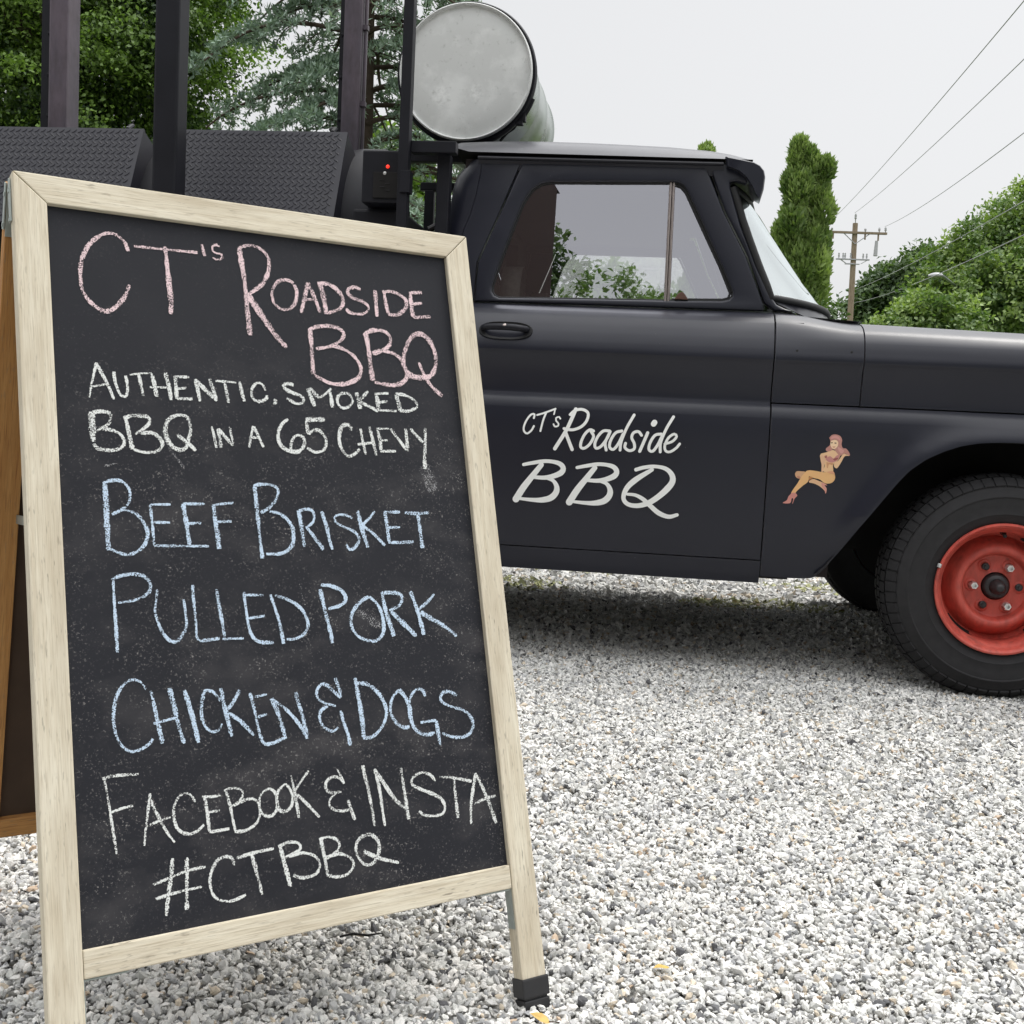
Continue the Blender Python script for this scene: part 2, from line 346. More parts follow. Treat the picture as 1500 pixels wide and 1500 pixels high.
def stones():
    g = np.random.default_rng(3)
    t = (1 + 5 ** .5) / 2
    ico = np.array([(-1, t, 0), (1, t, 0), (-1, -t, 0), (1, -t, 0), (0, -1, t), (0, 1, t), (0, -1, -t), (0, 1, -t), (t, 0, -1), (t, 0, 1), (-t, 0, -1), (-t, 0, 1)], float)
    ico /= np.linalg.norm(ico[0])
    icf = np.array([(0, 11, 5), (0, 5, 1), (0, 1, 7), (0, 7, 10), (0, 10, 11), (1, 5, 9), (5, 11, 4), (11, 10, 2), (10, 7, 6), (7, 1, 8),
                    (3, 9, 4), (3, 4, 2), (3, 2, 6), (3, 6, 8), (3, 8, 9), (4, 9, 5), (2, 4, 11), (6, 2, 10), (8, 6, 7), (9, 8, 1)])
    octv = np.array([(1, 0, 0), (-1, 0, 0), (0, 1, 0), (0, -1, 0), (0, 0, 1), (0, 0, -1)], float)
    ocf = np.array([(0, 2, 4), (2, 1, 4), (1, 3, 4), (3, 0, 4), (2, 0, 5), (1, 2, 5), (3, 1, 5), (0, 3, 5)])
    def batch(V0, F0, y0, y1, dens, size):
        xm = .5 * y1 + .55; n = int((y1 - y0) * 2 * xm * dens)
        x = g.uniform(-xm, xm, n); y = g.uniform(y0, y1, n); k = np.abs(x) < .5 * y + .55; x, y = x[k], y[k]; n = len(x)
        s = size * np.exp(g.normal(0, .42, n)); s = np.minimum(s, size * 2.1)
        sc3 = np.stack([s * g.uniform(.9, 1.35, n), s * g.uniform(.65, 1.0, n), s * g.uniform(.38, .68, n)], 1)
        V = V0[None] * g.uniform(.72, 1.22, (n, len(V0), 1)) * sc3[:, None, :]
        q = g.normal(0, 1, (n, 4)); q[:, 1:3] *= .55; q /= np.linalg.norm(q, axis=1)[:, None]; w, a, b, c = q.T
        Rm = np.stack([np.stack([1 - 2 * (b * b + c * c), 2 * (a * b - c * w), 2 * (a * c + b * w)], 1),
                       np.stack([2 * (a * b + c * w), 1 - 2 * (a * a + c * c), 2 * (b * c - a * w)], 1),
                       np.stack([2 * (a * c - b * w), 2 * (b * c + a * w), 1 - 2 * (a * a + b * b)], 1)], 1)
        V = np.einsum('nij,nkj->nki', Rm, V)
        und = .006 * np.sin(x * 5.1 + 1.3 * np.sin(y * 3.3)) * np.cos(y * 4.3 + x)
        V += np.stack([x, y, s * .25 + g.uniform(-.006, .003, n) + und], 1)[:, None, :]
        pal = np.array([(.75, .74, .71), (.65, .65, .62), (.565, .565, .555), (.46, .46, .455), (.30, .305, .31), (.12, .12, .125), (.62, .54, .43), (.54, .42, .31), (.84, .82, .78)])
        pr = np.array([.30, .26, .17, .10, .055, .032, .045, .010, .10])
        col = pal[g.choice(len(pal), n, p=pr / pr.sum())] * g.uniform(.83, 1.08, (n, 1))
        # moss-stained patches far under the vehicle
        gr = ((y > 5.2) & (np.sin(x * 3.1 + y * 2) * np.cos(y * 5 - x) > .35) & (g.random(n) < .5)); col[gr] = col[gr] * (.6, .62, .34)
        F = F0[None] + (np.arange(n) * len(V0))[:, None, None]
        return V.reshape(-1, 3), F.reshape(-1, 3), np.repeat(np.clip(col, 0, .9), len(V0), axis=0)
    parts = [batch(ico, icf, 1.05, 2.4, 32000, .0043), batch(octv, ocf, 2.4, 4.2, 24000, .0054), batch(octv, ocf, 4.2, 5.4, 11000, .0084), batch(octv, ocf, 5.4, 7.6, 4600, .013)]
    V, F, C, o = [], [], [], 0
    for v, f, c in parts: V.append(v); F.append(f + o); C.append(c); o += len(v)
    V, F, C = map(np.concatenate, (V, F, C))
    me = bpy.data.meshes.new('gravel'); me.vertices.add(len(V)); me.vertices.foreach_set('co', V.astype('f').ravel())
    me.loops.add(len(F) * 3); me.loops.foreach_set('vertex_index', F.astype('i').ravel())
    me.polygons.add(len(F)); me.polygons.foreach_set('loop_start', np.arange(0, len(F) * 3, 3, dtype='i'))
    me.update(calc_edges=True)
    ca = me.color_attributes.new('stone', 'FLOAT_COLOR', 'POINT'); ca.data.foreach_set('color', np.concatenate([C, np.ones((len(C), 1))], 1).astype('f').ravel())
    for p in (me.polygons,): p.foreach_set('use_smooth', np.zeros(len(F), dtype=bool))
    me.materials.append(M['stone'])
    o = bpy.data.objects.new('gravel', me); link(o); o['kind'] = 'stuff'; o['label'] = 'pale grey crushed stone gravel covering the lot'
stones()
# ------------------------------------------------------------------ chalkboard
BX, BY, BYAW, BLEAN, BW, BS, BT, BRT, BR1, BR0 = -.46078, 1.19832, .58091, .28531, .65063, .03919, 1.12168, .03738, .19097, .15968
board = thing('chalkboard_sign', 'wooden A-frame chalkboard with pink, white and blue handwritten menu on gravel', 'chalkboard', (BX, BY, 0), BYAW)
BU = Vector((math.cos(BYAW), math.sin(BYAW), 0)); BN0 = Vector((-math.sin(BYAW), math.cos(BYAW), 0))
BZ = Vector((0, 0, math.cos(BLEAN))) + BN0 * math.sin(BLEAN); BN = BZ.cross(BU)
BASE = Vector((BX, BY, 0)); TH = .022
def bpart(o): o.rotation_euler = (-BLEAN, 0, 0); return o
def bpix(px, py, d):
    p = hit(px, py, BASE + BN * d, BN) - BASE; return p.dot(BU), p.dot(BZ)
g = .0006
# mitred top, butted bottom
bpart(MB().prism([(0, .03), (BS, .03), (BS, BT - BRT - g), (0, BT - g)], 0, TH).build('upright', M['frame_v'], board, bevel=.0016))
bpart(MB().prism([(BW - BS, .03), (BW, .03), (BW, BT - g), (BW - BS, BT - BRT - g)], 0, TH).build('upright', M['frame_v'], board, bevel=.0016))
bpart(MB().prism([(g, BT), (BS, BT - BRT), (BW - BS, BT - BRT), (BW - g, BT)], 0, TH).build('top_rail', M['frame_h'], board, bevel=.0016))
bpart(MB().box(BS + g, BW - BS - g, .001, TH, BR0, BR1).build('bottom_rail', M['frame_h'], board, bevel=.0016))
PD = .008
bpart(MB().box(BS - .006, BW - BS + .006, PD, PD + .005, BR1 - .008, BT - BRT + .006).build('slate_panel', M['slate'], board))
for a0 in (-.002, BW - BS - .002):
    m = MB().box(a0, a0 + BS + .004, -.003, TH + .003, .012, .038); m.box(a0 + .001, a0 + BS + .003, -.002, TH + .002, -.012, .0095)
    m.box(a0 + .003, a0 + BS + .001, -.0005, TH, .009, .013)
    bpart(m.build('rubber_foot', M['cup'], board, bevel=.003))
# zinc angle under the bottom rail
for a0, sg in ((BW - BS, -1), (BS, 1)):
    m = MB().box(*sorted((a0, a0 + sg * .0015)), .004, TH - .003, BR0 - .055, BR0 - .0005); m.box(*sorted((a0 + sg * .0015, a0 + sg * .05)), .004, TH - .003, BR0 - .0025, BR0 - .0007)
    bpart(m.build('corner_bracket', M['zinc'], board))
# rear frame, hinged at the top
RL = .25
RO = Vector((0, BT * math.sin(BLEAN), BT * math.cos(BLEAN))) + Vector((0, math.cos(BLEAN), -math.sin(BLEAN))) * (TH + .007)
def rpart(o): o.location = RO; o.rotation_euler = (RL, 0, 0); return o
for a0 in (0, BW - BS): rpart(MB().box(a0, a0 + BS, 0, TH, -BT, -.004).build('rear_upright', M['orange_v'], board, bevel=.0016))
for z0, z1 in ((-.042, -.005), (-BT + .16, -BT + .192)): rpart(MB().box(BS + g, BW - BS - g, .001, TH, z0, z1).build('rear_rail', M['orange_h'], board, bevel=.0016))
rpart(MB().box(BS - .004, BW - BS + .004, .010, .015, -BT + .18, -.03).build('rear_panel', M['back'], board))
for a0 in (.012, BW - .012):     # hinges
    m = MB(); m.box(a0 - .012, a0 + .012, -.0015, .0005, -.07, .002); h = rpart(m.build('hinge', M['zinc'], board))
for a0 in (-.0022, BW + .0007):   # side hinge plates seen at the edge
    m = MB().box(a0, a0 + .0015, TH - .011, TH - .001, BT - .062, BT - .006)
    for q in (.012, .05): m.box(a0 - .001, a0 + .0025, TH - .008, TH - .003, BT - .006 - q - .005, BT - .006 - q)
    bpart(m.build('hinge', M['zinc'], board))
    m = MB().box(a0, a0 + .0015, .001, .011, -.062, -.004)
    for q in (.012, .05): m.box(a0 - .001, a0 + .0025, .003, .008, -q - .009, -q - .004)
    rpart(m.build('hinge', M['zinc'], board))
# spreader strap at mid height
zb = BT - .45
fy = zb * math.sin(BLEAN) + TH * math.cos(BLEAN); fz = zb * math.cos(BLEAN)
ry = RO.y + .45 * math.sin(RL); rz = RO.z - .45 * math.cos(RL)
for a0 in (BS - .003, BW - BS + .003):
    m = MB().add([(a0 - .001, fy - .012, fz - .006), (a0 + .001, fy - .012, fz - .006), (a0 + .001, ry + .012, rz - .008), (a0 - .001, ry + .012, rz - .008),
                  (a0 - .001, fy - .012, fz + .006), (a0 + .001, fy - .012, fz + .006), (a0 + .001, ry + .012, rz + .004), (a0 - .001, ry + .012, rz + .004)],
                 [(0, 3, 2, 1), (4, 5, 6, 7), (0, 1, 5, 4), (1, 2, 6, 5), (2, 3, 7, 6), (3, 0, 4, 7)])
    m.build('spreader_strap', M['zinc'], board)

# ---- chalk writing: pen strokes traced in the photograph's pixels, laid on the slate
A_, B_, C_, D_, E_, F_ = (100, 320), (360, 380), (110, 510), (360, 540), (130, 690), (350, 690)
G_, H_, I_, J_, K_, L_, N_ = (140, 820), (400, 820), (140, 970), (420, 960), (140, 1100), (440, 1080), (210, 1200)
LINES = [('pink', [
 (A_, '30:440,240 410,170 350,120 280,108 210,140 150,195 110,270 90,360 92,460 110,540 160,610 220,660 280,680 340,655 395,600 430,540 445,485|20:482,203 600,215 720,228 948,250|34:708,205 725,350 740,500 752,600 750,700|24:978,190 988,230 1000,275|18:1108,205 1085,192 1055,205 1055,235 1085,255 1120,260 1130,285 1110,302 1080,300 1058,285|34:1252,220 1270,330 1290,450 1305,600 1318,730 1332,855|26:1245,222 1300,200 1370,205 1430,240 1468,300 1465,390 1430,470 1380,515 1320,555')]),
 ('pink', [(B_, '42:10,250 100,385 180,500 240,580 300,645|24:350,175 300,150 240,160 200,215 195,280 215,330 270,365 325,360 365,310 375,240 355,185|26:455,170 435,260 420,330 405,390|28:455,170 500,270 545,390|18:430,295 520,290|36:545,175 565,260 580,330 590,400|28:525,175 600,180 660,215 705,270 712,320 690,360 640,380 595,395|24:840,220 800,205 755,215 750,250 790,285 850,305 895,340 895,375 855,400 800,398 755,385 735,360|32:947,225 955,330 962,420|32:1012,235 1025,320 1045,400|24:1000,235 1060,235 1120,255 1165,290 1178,330 1160,370 1110,405 1045,405|22:1195,245 1290,243|28:1205,250 1212,330 1225,420|20:1215,330 1290,320|22:1225,425 1355,420')]),
 ('pink', [(B_, '34:470,520 480,620 487,730 492,840|26:455,515 530,492 620,490 690,510 718,545 700,590 640,630 580,645 515,655|28:640,635 700,650 770,690 825,750 845,810 825,865 770,900 700,915 630,910 560,880 500,845|38:880,550 900,660 915,780 930,890|28:865,560 890,535 950,518 1020,530 1058,570 1055,620 1020,655 930,690|28:1010,672 1070,685 1120,715 1155,760 1175,810 1180,860 1150,900 1090,922 1020,915 945,900|34:1280,540 1225,560 1180,630 1155,720 1160,780 1185,830 1230,860 1300,865 1355,850 1388,790 1388,700 1360,620 1320,570 1275,540|26:1268,755 1290,810 1320,870 1370,940 1440,1000')]),
 ('white', [(C_, '20:155,105 135,200 115,300 105,360|26:155,110 210,210 250,290 285,375|16:130,280 225,265|24:285,172 290,230 315,310 340,350 370,355 385,300 378,240 370,200|16:400,195 480,185 560,182|26:465,190 480,260 500,350|26:560,185 580,260 598,355|28:660,180 685,270 705,380|16:548,285 670,288|26:735,210 740,290 745,370|20:720,208 835,212|18:745,298 815,290|20:745,368 860,372|28:880,225 900,310 915,390|28:885,235 960,310 1040,385|24:985,225 1010,300 1035,385|18:1028,240 1100,245 1180,252|26:1095,250 1110,320 1125,400|26:1205,245 1220,320 1240,390|22:1395,310 1370,265 1330,255 1295,300 1295,350 1325,385 1370,390 1405,365 1405,345|20:1455,375 1475,385 1455,412'),
  (D_, '24:350,120 310,110 275,125 290,150 350,180 405,200 425,230 405,255 360,252 300,215|28:455,145 480,210 505,275|28:470,140 500,180 545,215|22:545,210 590,180 625,145|28:610,150 625,210 635,285|22:740,180 695,185 670,220 680,265 715,290 760,275 785,235 765,195 735,178|28:810,175 825,230 840,295|22:895,165 860,205 825,240|20:830,240 880,265 930,290 970,315|28:955,180 965,240 975,300|22:945,185 1045,180|18:970,248 1040,240|18:970,305 1105,310|28:1100,190 1115,240 1130,305|22:1095,185 1150,190 1210,215 1250,250 1255,280 1220,300 1180,312 1125,305')]),
 ('white', [(C_, '44:118,465 125,560 135,685|26:130,470 190,462 250,475 262,515 240,560 180,590 160,610|28:200,590 270,600 330,630 362,680 345,725 290,745 220,745 160,730 135,700|34:370,510 390,600 420,740|26:355,515 410,495 480,495 535,505 545,540 515,580 440,630|26:480,625 560,620 620,660 640,705 610,750 540,765 470,755 425,740|30:790,490 730,495 680,530 660,600 675,660 715,720 770,745 815,725 830,670 845,610 840,550 820,505 780,490|24:750,635 820,690 885,750|20:1000,572 1020,650 1035,730|22:1045,590 1060,660 1070,730|22:1050,590 1100,650 1160,715|18:1130,570 1145,640 1160,715|22:1305,570 1290,640 1275,730|24:1310,575 1345,650 1380,725|18:1275,655 1350,655'),
  (D_, '26:310,370 270,400 240,460 240,520 270,575 330,605 390,605 425,565 430,520 400,490 360,495 335,540 330,590|30:580,375 510,372 440,375|24:445,380 450,430 460,480|24:460,480 490,455 530,450 575,490 590,540 575,590 530,612 490,605 450,580|26:780,450 750,412 715,415 690,460 685,530 705,590 745,640 790,630 835,590|24:840,440 855,520 880,630|22:905,425 930,520 957,635|18:820,555 940,540|24:965,440 980,510 990,600|20:960,440 1050,438|18:985,525 1040,525|20:985,605 1100,605|20:1060,440 1120,520 1185,605|22:1170,440 1180,520 1185,605|20:1205,440 1250,490 1300,540|26:1315,435 1315,540 1310,640 1312,735')]),
 ('blue', [(E_, '38:118,90 125,200 132,350 140,500 145,580|24:105,92 150,72 220,68 270,95 298,140 303,200 285,245 245,280 170,318|26:245,280 320,300 380,345 420,410 432,460 415,530 370,580 310,608 250,608 190,585 150,570|24:450,250 465,380 480,545|18:445,245 600,245|18:480,375 595,378|20:480,548 640,548|32:690,240 710,350 725,450 740,545|20:690,240 850,240|20:720,385 825,380|20:640,550 880,550|34:912,245 930,380 955,570|20:905,250 980,240 1060,232|20:935,372 1045,368'),
  (F_, '28:115,105 130,260 150,450 172,640|24:110,108 150,98 215,98 270,115 288,150 270,210 220,270 160,305|26:225,295 290,310 350,350 390,410 400,470 395,530 360,580 300,605 200,608|28:440,300 460,420 480,555|20:425,300 470,282 530,285 550,320 545,370 500,410|28:490,405 550,480 620,575|26:605,295 640,400 660,490 685,575|20:830,345 790,325 730,320 700,340 705,370 760,405 830,435 870,470 880,510 850,560 810,575 785,535|28:870,290 895,400 920,480 945,560|20:995,295 950,350 900,400|24:905,400 980,455 1070,545|26:1070,305 1085,400 1100,520|22:1060,300 1180,300|20:1095,415 1180,410|20:1095,525 1280,520|24:1215,305 1300,310 1390,305|30:1310,315 1325,420 1345,565')]),
 ('blue', [(G_, '24:128,145 140,350 150,500 160,680|24:115,145 180,118 260,105 330,112 385,145 405,190 390,240 340,275 270,300 165,315|24:450,215 445,300 435,370 455,450 490,530 540,590 590,600 630,560 665,490 660,400 645,290|22:710,185 720,320 735,450 740,560 760,590|22:760,595 840,585 910,575|24:885,215 905,340 925,440 945,560|22:930,580 1085,575|24:1085,235 1100,350 1115,450 1135,530 1170,585 1220,605 1305,605|18:1090,258 1230,258|18:1115,430 1240,410|26:1280,255 1320,370 1350,470 1378,615'),
  (H_, '24:15,260 80,280 160,320 215,370 250,440 255,490 225,545 160,580 100,582|30:345,215 370,330 395,430 420,530 435,610|30:350,185 420,190 490,215|28:490,215 525,255 530,300 490,335 405,360|24:700,270 650,300 595,360 572,430 580,500 630,565 700,592 760,590 805,540 810,470 795,390 760,320 705,270|30:800,255 820,350 850,450 885,560|24:790,250 850,240 930,250 945,290 920,340 850,370|30:860,375 950,460 1050,560|30:1005,230 1050,350 1080,450 1105,550|22:1180,250 1130,310 1070,360|30:1080,385 1170,435 1260,490 1345,560')]),
 ('blue', [(I_, '24:370,200 330,145 270,128 215,155 165,225 138,320 132,430 150,530 190,610 260,655 340,635 400,590 420,560|30:405,210 430,320 460,460 490,595|34:540,190 580,340 610,470 650,595|18:425,450 500,430 590,405|34:650,205 690,330 720,440 755,590|24:915,285 870,225 810,205 790,240 775,350 785,430 820,490 870,510 910,490 925,450|30:915,190 945,330 970,430 1000,545|24:1055,205 1020,270 970,345|26:975,375 1060,430 1160,535|26:1130,225 1160,330 1185,450 1215,560 1245,600 1310,590|18:1165,255 1255,235|18:1180,405 1255,380|22:1310,590 1400,545|34:1290,265 1335,370 1390,550|26:1300,275 1400,350 1480,440 1545,540'),
  (J_, '32:65,270 95,380 125,480 150,610|28:355,165 385,250 395,310|22:395,310 340,260 290,215 250,215 220,260 225,310 270,345 360,370|24:300,370 255,400 240,450 260,510 310,550 350,552 375,525|28:395,405 420,500 450,580 465,660|34:500,165 525,300 550,450 565,605|26:510,205 580,208 640,245 695,310 730,400 715,490 670,560 620,600 560,605|24:825,250 780,300 760,370 770,440 810,500 860,530 900,520|26:825,250 870,310 900,380 910,450 920,510|24:1015,300 995,255 950,250 910,300 895,380 905,460 935,530 980,570 1040,580 1085,565|18:980,492 1095,475|26:1095,480 1110,570 1125,660|22:1245,295 1200,268 1150,270 1125,310 1150,350 1220,380 1290,400 1340,440 1365,500 1350,560 1300,595 1240,600 1190,590 1140,570')]),
 ('white', [(K_, '20:65,205 90,340 115,500 155,755|22:50,205 120,185 220,175 315,170|18:105,455 180,425 275,400|20:400,310 385,430 370,560 357,695|22:400,360 450,460 520,590 580,670|18:375,555 460,515 550,485|22:730,375 700,325 650,310 600,350 572,430 580,520 610,580 670,608 740,590 795,540|22:795,330 815,430 835,590|18:780,335 850,335 915,325|18:820,450 910,435|20:835,595 980,570|22:955,290 985,400 1005,500 1025,590|20:940,290 1000,272 1060,280 1080,310 1060,360 1000,405|22:1010,400 1080,365 1150,350 1190,380 1205,450 1190,510 1150,555 1090,585 1020,590|20:1275,275 1225,300 1200,360 1205,430 1240,475 1290,475 1325,430 1330,360 1310,300 1275,275|22:1390,240 1345,285 1325,350 1340,420 1380,445 1430,410 1445,340 1425,280 1390,240|22:1430,180 1460,310 1490,490|20:1560,145 1500,230 1455,300|22:1470,320 1500,340 1570,410 1640,485'),
  (L_, '20:270,235 300,290 320,340|20:320,335 290,300 235,290 195,320 185,365 215,405 300,400|20:260,410 220,450 215,500 250,530 310,540 355,530|22:350,460 375,540 400,605|26:455,205 490,350 520,500 545,650|24:545,230 580,380 600,520 620,650|26:550,240 620,350 700,460 790,540|24:735,220 760,380 795,600|22:990,320 950,275 890,258 830,290 815,340 870,375 960,410 1030,450 1060,510 1040,560 980,575 910,570 870,540|20:1020,290 1130,298 1255,322|24:1125,300 1135,420 1155,590|22:1285,260 1265,380 1250,500 1250,635|24:1290,275 1340,380 1390,500 1435,630|18:1275,490 1340,455 1430,425')]),
 ('ghost', [(C_, '34:640,600 700,740 760,820 795,880')]), ('ghost', [(D_, '90:1290,720 1340,800 1370,900')]), ('ghost', [(H_, '18:195,170 215,260 235,330')]), ('ghost', [(H_, '60:610,380 700,430 790,490')]), ('ghost', [(C_, '20:215,865 270,852 330,845')]),
 ('white', [(N_, '22:165,220 155,330 140,440 130,545|24:245,215 245,330 245,510|18:55,370 150,330 250,290 350,268|18:68,450 180,415 330,380|18:510,260 505,225 470,210 420,230 385,290 375,350 390,420 430,455 490,462 540,445 578,425|18:525,220 620,190 735,165|22:610,190 635,290 670,425|22:770,150 795,250 830,380|18:760,155 820,130 875,135 885,165 850,190 800,215|18:820,210 900,190 970,210 995,260 970,310 900,330 845,315|20:1000,115 1020,210 1040,320|18:990,115 1040,100 1090,115 1105,150 1080,190 1020,225|18:1030,215 1100,195 1165,215 1185,260 1150,310 1090,325 1040,315|20:1290,85 1235,95 1200,140 1205,200 1240,250 1280,255 1315,220 1330,160 1315,110 1280,85|20:1240,180 1330,220 1440,245')])]
def strokes(text):
    for st in text.split('|'):
        w, pts = st.split(':'); yield float(w), [tuple(map(float, p.split(','))) for p in pts.split()]
def ribbon(V, F, U, C, hw, push):
    # C: list of 2-D points, hw: list of half widths, push(a, b) -> 3-D point
    n = len(C); o = len(V)
    for i in range(n):
        t = C[min(i + 1, n - 1)] - C[max(i - 1, 0)]; t = t / (np.linalg.norm(t) + 1e-9); nn = np.array([-t[1], t[0]])
        for s, u in ((-1, 0.), (0, .5), (1, 1.)):
            p = C[i] + nn * hw[i] * s; V.append(push(*p)); U.append((i * .01, u))
    for i in range(n - 1):
        for k in (0, 1):
            a = o + i * 3 + k; F.append((a, a + 1, a + 4, a + 3))
cnt = 0
for colour, blocks in LINES:
    V, F, U = [], [], []
    for org, text in blocks:
        z = 3.8462 if org == N_ else 5.
        for w, pts in strokes(text):
            cnt += 1; d = PD - .0006 - .000012 * (cnt % 30)
            P = [np.array(bpix(org[0] + x / z, org[1] + y / z, d)) for x, y in pts]
            mid = pts[len(pts) // 2]; q = np.array(bpix(org[0] + mid[0] / z + 3, org[1] + mid[1] / z, d)) - np.array(bpix(org[0] + mid[0] / z - 3, org[1] + mid[1] / z, d))
            q2 = np.array(bpix(org[0] + mid[0] / z, org[1] + mid[1] / z + 3, d)) - np.array(bpix(org[0] + mid[0] / z, org[1] + mid[1] / z - 3, d))
            mpp = (np.linalg.norm(q) + np.linalg.norm(q2)) / 12; hw0 = w / z * mpp * .53
            C = catmull(P, .003); n = len(C); ph = rng.random() * 9
            hw = [hw0 * (1 + .16 * math.sin(i * .21 + ph) + .08 * math.sin(i * .9 + 2 * ph) + rng.uniform(-.11, .11)) * (.75 if i in (0, n - 1) else 1) for i in range(n)]
            ribbon(V, F, U, C, hw, lambda a, b: (a, d, b))
    me = bpy.data.meshes.new('chalk_writing'); me.from_pydata(V, [], F); uv = me.uv_layers.new(name='UVMap')
    for lp in me.loops: uv.data[lp.index].uv = U[lp.vertex_index]
    me.materials.append(M[colour]); o = link(bpy.data.objects.new('chalk_writing', me), board); bpart(o)
    o['label'] = f'line of {colour} chalk handwriting'
    if colour == 'ghost': o.name = 'chalk_smear'; o['label'] = 'faint wiped chalk smears'
# ------------------------------------------------------------------ pickup truck
TX, TY, TYAW = 1.51341, 3.59779, -.12652
TORG = Vector((TX, TY, 0)); TRZ = Matrix.Rotation(TYAW, 4, 'Z'); TINV = (Matrix.Translation(TORG) @ TRZ).inverted()
T_U = (TRZ @ Vector((1, 0, 0))).normalized(); T_W = (TRZ @ Vector((0, 1, 0))).normalized()
truck = thing('pickup_truck', 'old matte black pickup truck with red front wheel and white door lettering', 'pickup truck', TORG, TYAW)
TD = 1.9                                        # body width
def tl(px, py, w=0.):                           # photograph pixel -> (along, height) on the plane w metres into the truck
    p = TINV @ hit(px, py, TORG + T_W * w, T_W); return p.x, p.z
GK = .08
def wgreen(v): return .125 + GK * (v - 1.2)     # the cab's window walls lean inwards
_gn = (TRZ @ Vector((0, 1, -GK))).normalized(); _gp = TORG + TRZ @ Vector((0, .125, 1.2))
def tg(px, py):
    p = TINV @ hit(px, py, _gp, _gn); return p.x, p.z
SIDE = [(.30, .055), (.345, .040), (.42, .026), (.55, .010), (.70, .000), (.80, -.004), (.845, -.001), (.872, .008), (.887, .022), (.893, .030), (.900, .031),
        (.96, .024), (1.018, .006), (1.028, .0), (1.034, .0), (1.06, .0055), (1.09, .017), (1.12, .034), (1.145, .054), (1.163, .076), (1.177, .102), (1.187, .138), (1.193, .175), (1.197, .23)]
wside = pchip(SIDE)
HOODP = [s for s in SIDE if s[0] < 1.07] + [(1.09, .016), (1.112, .032), (1.130, .052), (1.144, .080), (1.155, .118), (1.163, .165), (1.168, .215), (1.1705, .26)]
whood = pchip(HOODP)
def side_grid(us, v0, v1, vtop_drop=None, lo=None, flare=None, n_extra=48, prof=None):
    vs = sorted({round(v, 4) for v in [v0, v1] + [s for s, _ in SIDE if v0 < s < v1] + [v0 + (v1 - v0) * i / n_extra for i in range(n_extra)]})
    rows = []
    for u in us:
        b = lo(u) if lo else v0; r = []
        for v in vs:
            vv = max(v, b); w = (prof or wside)(vv)
            if flare: w += flare(u, vv)
            r.append((u, w, vv - (vtop_drop(u, vv) if vtop_drop else 0)))
        rows.append(r)
    return rows
def lin(a, b, n): return [a + (b - a) * i / n for i in range(n + 1)]
def inward(rows, idx, depth=.03):               # a return flange along one border of a grid
    return [[p, (p[0], p[1] + depth, p[2])] for p in idx]
def shell(mb, rows, depth=.028):
    mb.grid(rows)
    for border in (rows[0], rows[-1], [r[0] for r in rows], [r[-1] for r in rows]):
        mb.grid([list(border), [(p[0], p[1] + depth, p[2]) for p in border]])
    return mb
def mirrored(o):
    c = o.copy(); c.scale = (1, -1, 1); c.location = (o.location[0], TD - o.location[1], o.location[2]); sc.collection.objects.link(c); c.parent = o.parent; return c
DOOR_R, DOOR_F, FEND_F = -1.705, -.7228, .86
# --- door skin below the window
md = shell(MB(), side_grid(lin(DOOR_R, DOOR_F, 24), .392, 1.197))
# --- door window frame, one piece with the skin
def plate(name, outer, holes, mat, parent, depth=.03, bev=.007, lift=0.):
    cu = bpy.data.curves.new(name, 'CURVE'); cu.dimensions = '2D'; cu.fill_mode = 'BOTH'; cu.extrude = depth / 2 - bev; cu.bevel_depth = bev; cu.bevel_resolution = 3; cu.offset = -bev
    for poly in [outer] + holes:
        s = cu.splines.new('POLY'); s.points.add(len(poly) - 1); s.use_cyclic_u = True
        for p, (a, b) in zip(s.points, poly): p.co = (a, b, 0, 1)
    t = bpy.data.objects.new(name, cu); sc.collection.objects.link(t)
    bpy.context.view_layer.update()
    me = bpy.data.meshes.new_from_object(t.evaluated_get(bpy.context.evaluated_depsgraph_get()))
    bpy.data.objects.remove(t)
    for v in me.vertices:
        a, b, z = v.co; v.co = (a, wgreen(b) + lift + depth / 2 - z, b)
    me.name = name; me.materials.clear(); me.materials.append(mat)
    bm = bmesh.new(); bm.from_mesh(me); bmesh.ops.remove_doubles(bm, verts=bm.verts, dist=1e-5); bmesh.ops.recalc_face_normals(bm, faces=bm.faces)
    for f in bm.faces: f.smooth = True
    for e in bm.edges:
        if len(e.link_faces) == 2 and e.calc_face_angle(0) > R(35): e.smooth = False
    bm.to_mesh(me); bm.free()
    return link(bpy.data.objects.new(name, me), parent)
def rounded(poly, step=.008): return [tuple(p) for p in catmull([np.array(p) for p in poly] , step)]
def zp(X, Y): return 700 + X / 3.75, 230 + Y / 3.75
hole = [tg(*p) for p in [(719.5, 419), (719.8, 427), (723.5, 433), (731, 436.5), (790, 437), (880, 438.5), (980, 440.5), (1058, 441), (1068, 439), (1073.5, 434), (1074, 427), (1058, 390), (1043, 357),
                         (1028, 323), (1007, 279), (1001, 271), (993, 267), (985, 266), (900, 266), (807, 265.5), (793, 268), (780, 276), (771, 288), (764, 300), (748, 340), (733, 380)]]
outer = [tg(*p) for p in [(765.5, 237), (850, 239), (950, 240.5), (1033.5, 241.5), (1060, 310), (1092, 374), (1117, 443)]]
outer = outer + [(outer[-1][0] + .004, 1.190), (DOOR_R + .004, 1.190)] + [tg(*p) for p in [(700, 384), (738, 300)]]
door = md.build('door', M['paint'], truck, smooth=28, weld=2e-4)
fr = plate('window_frame', outer, [hole], M['paint'], door)
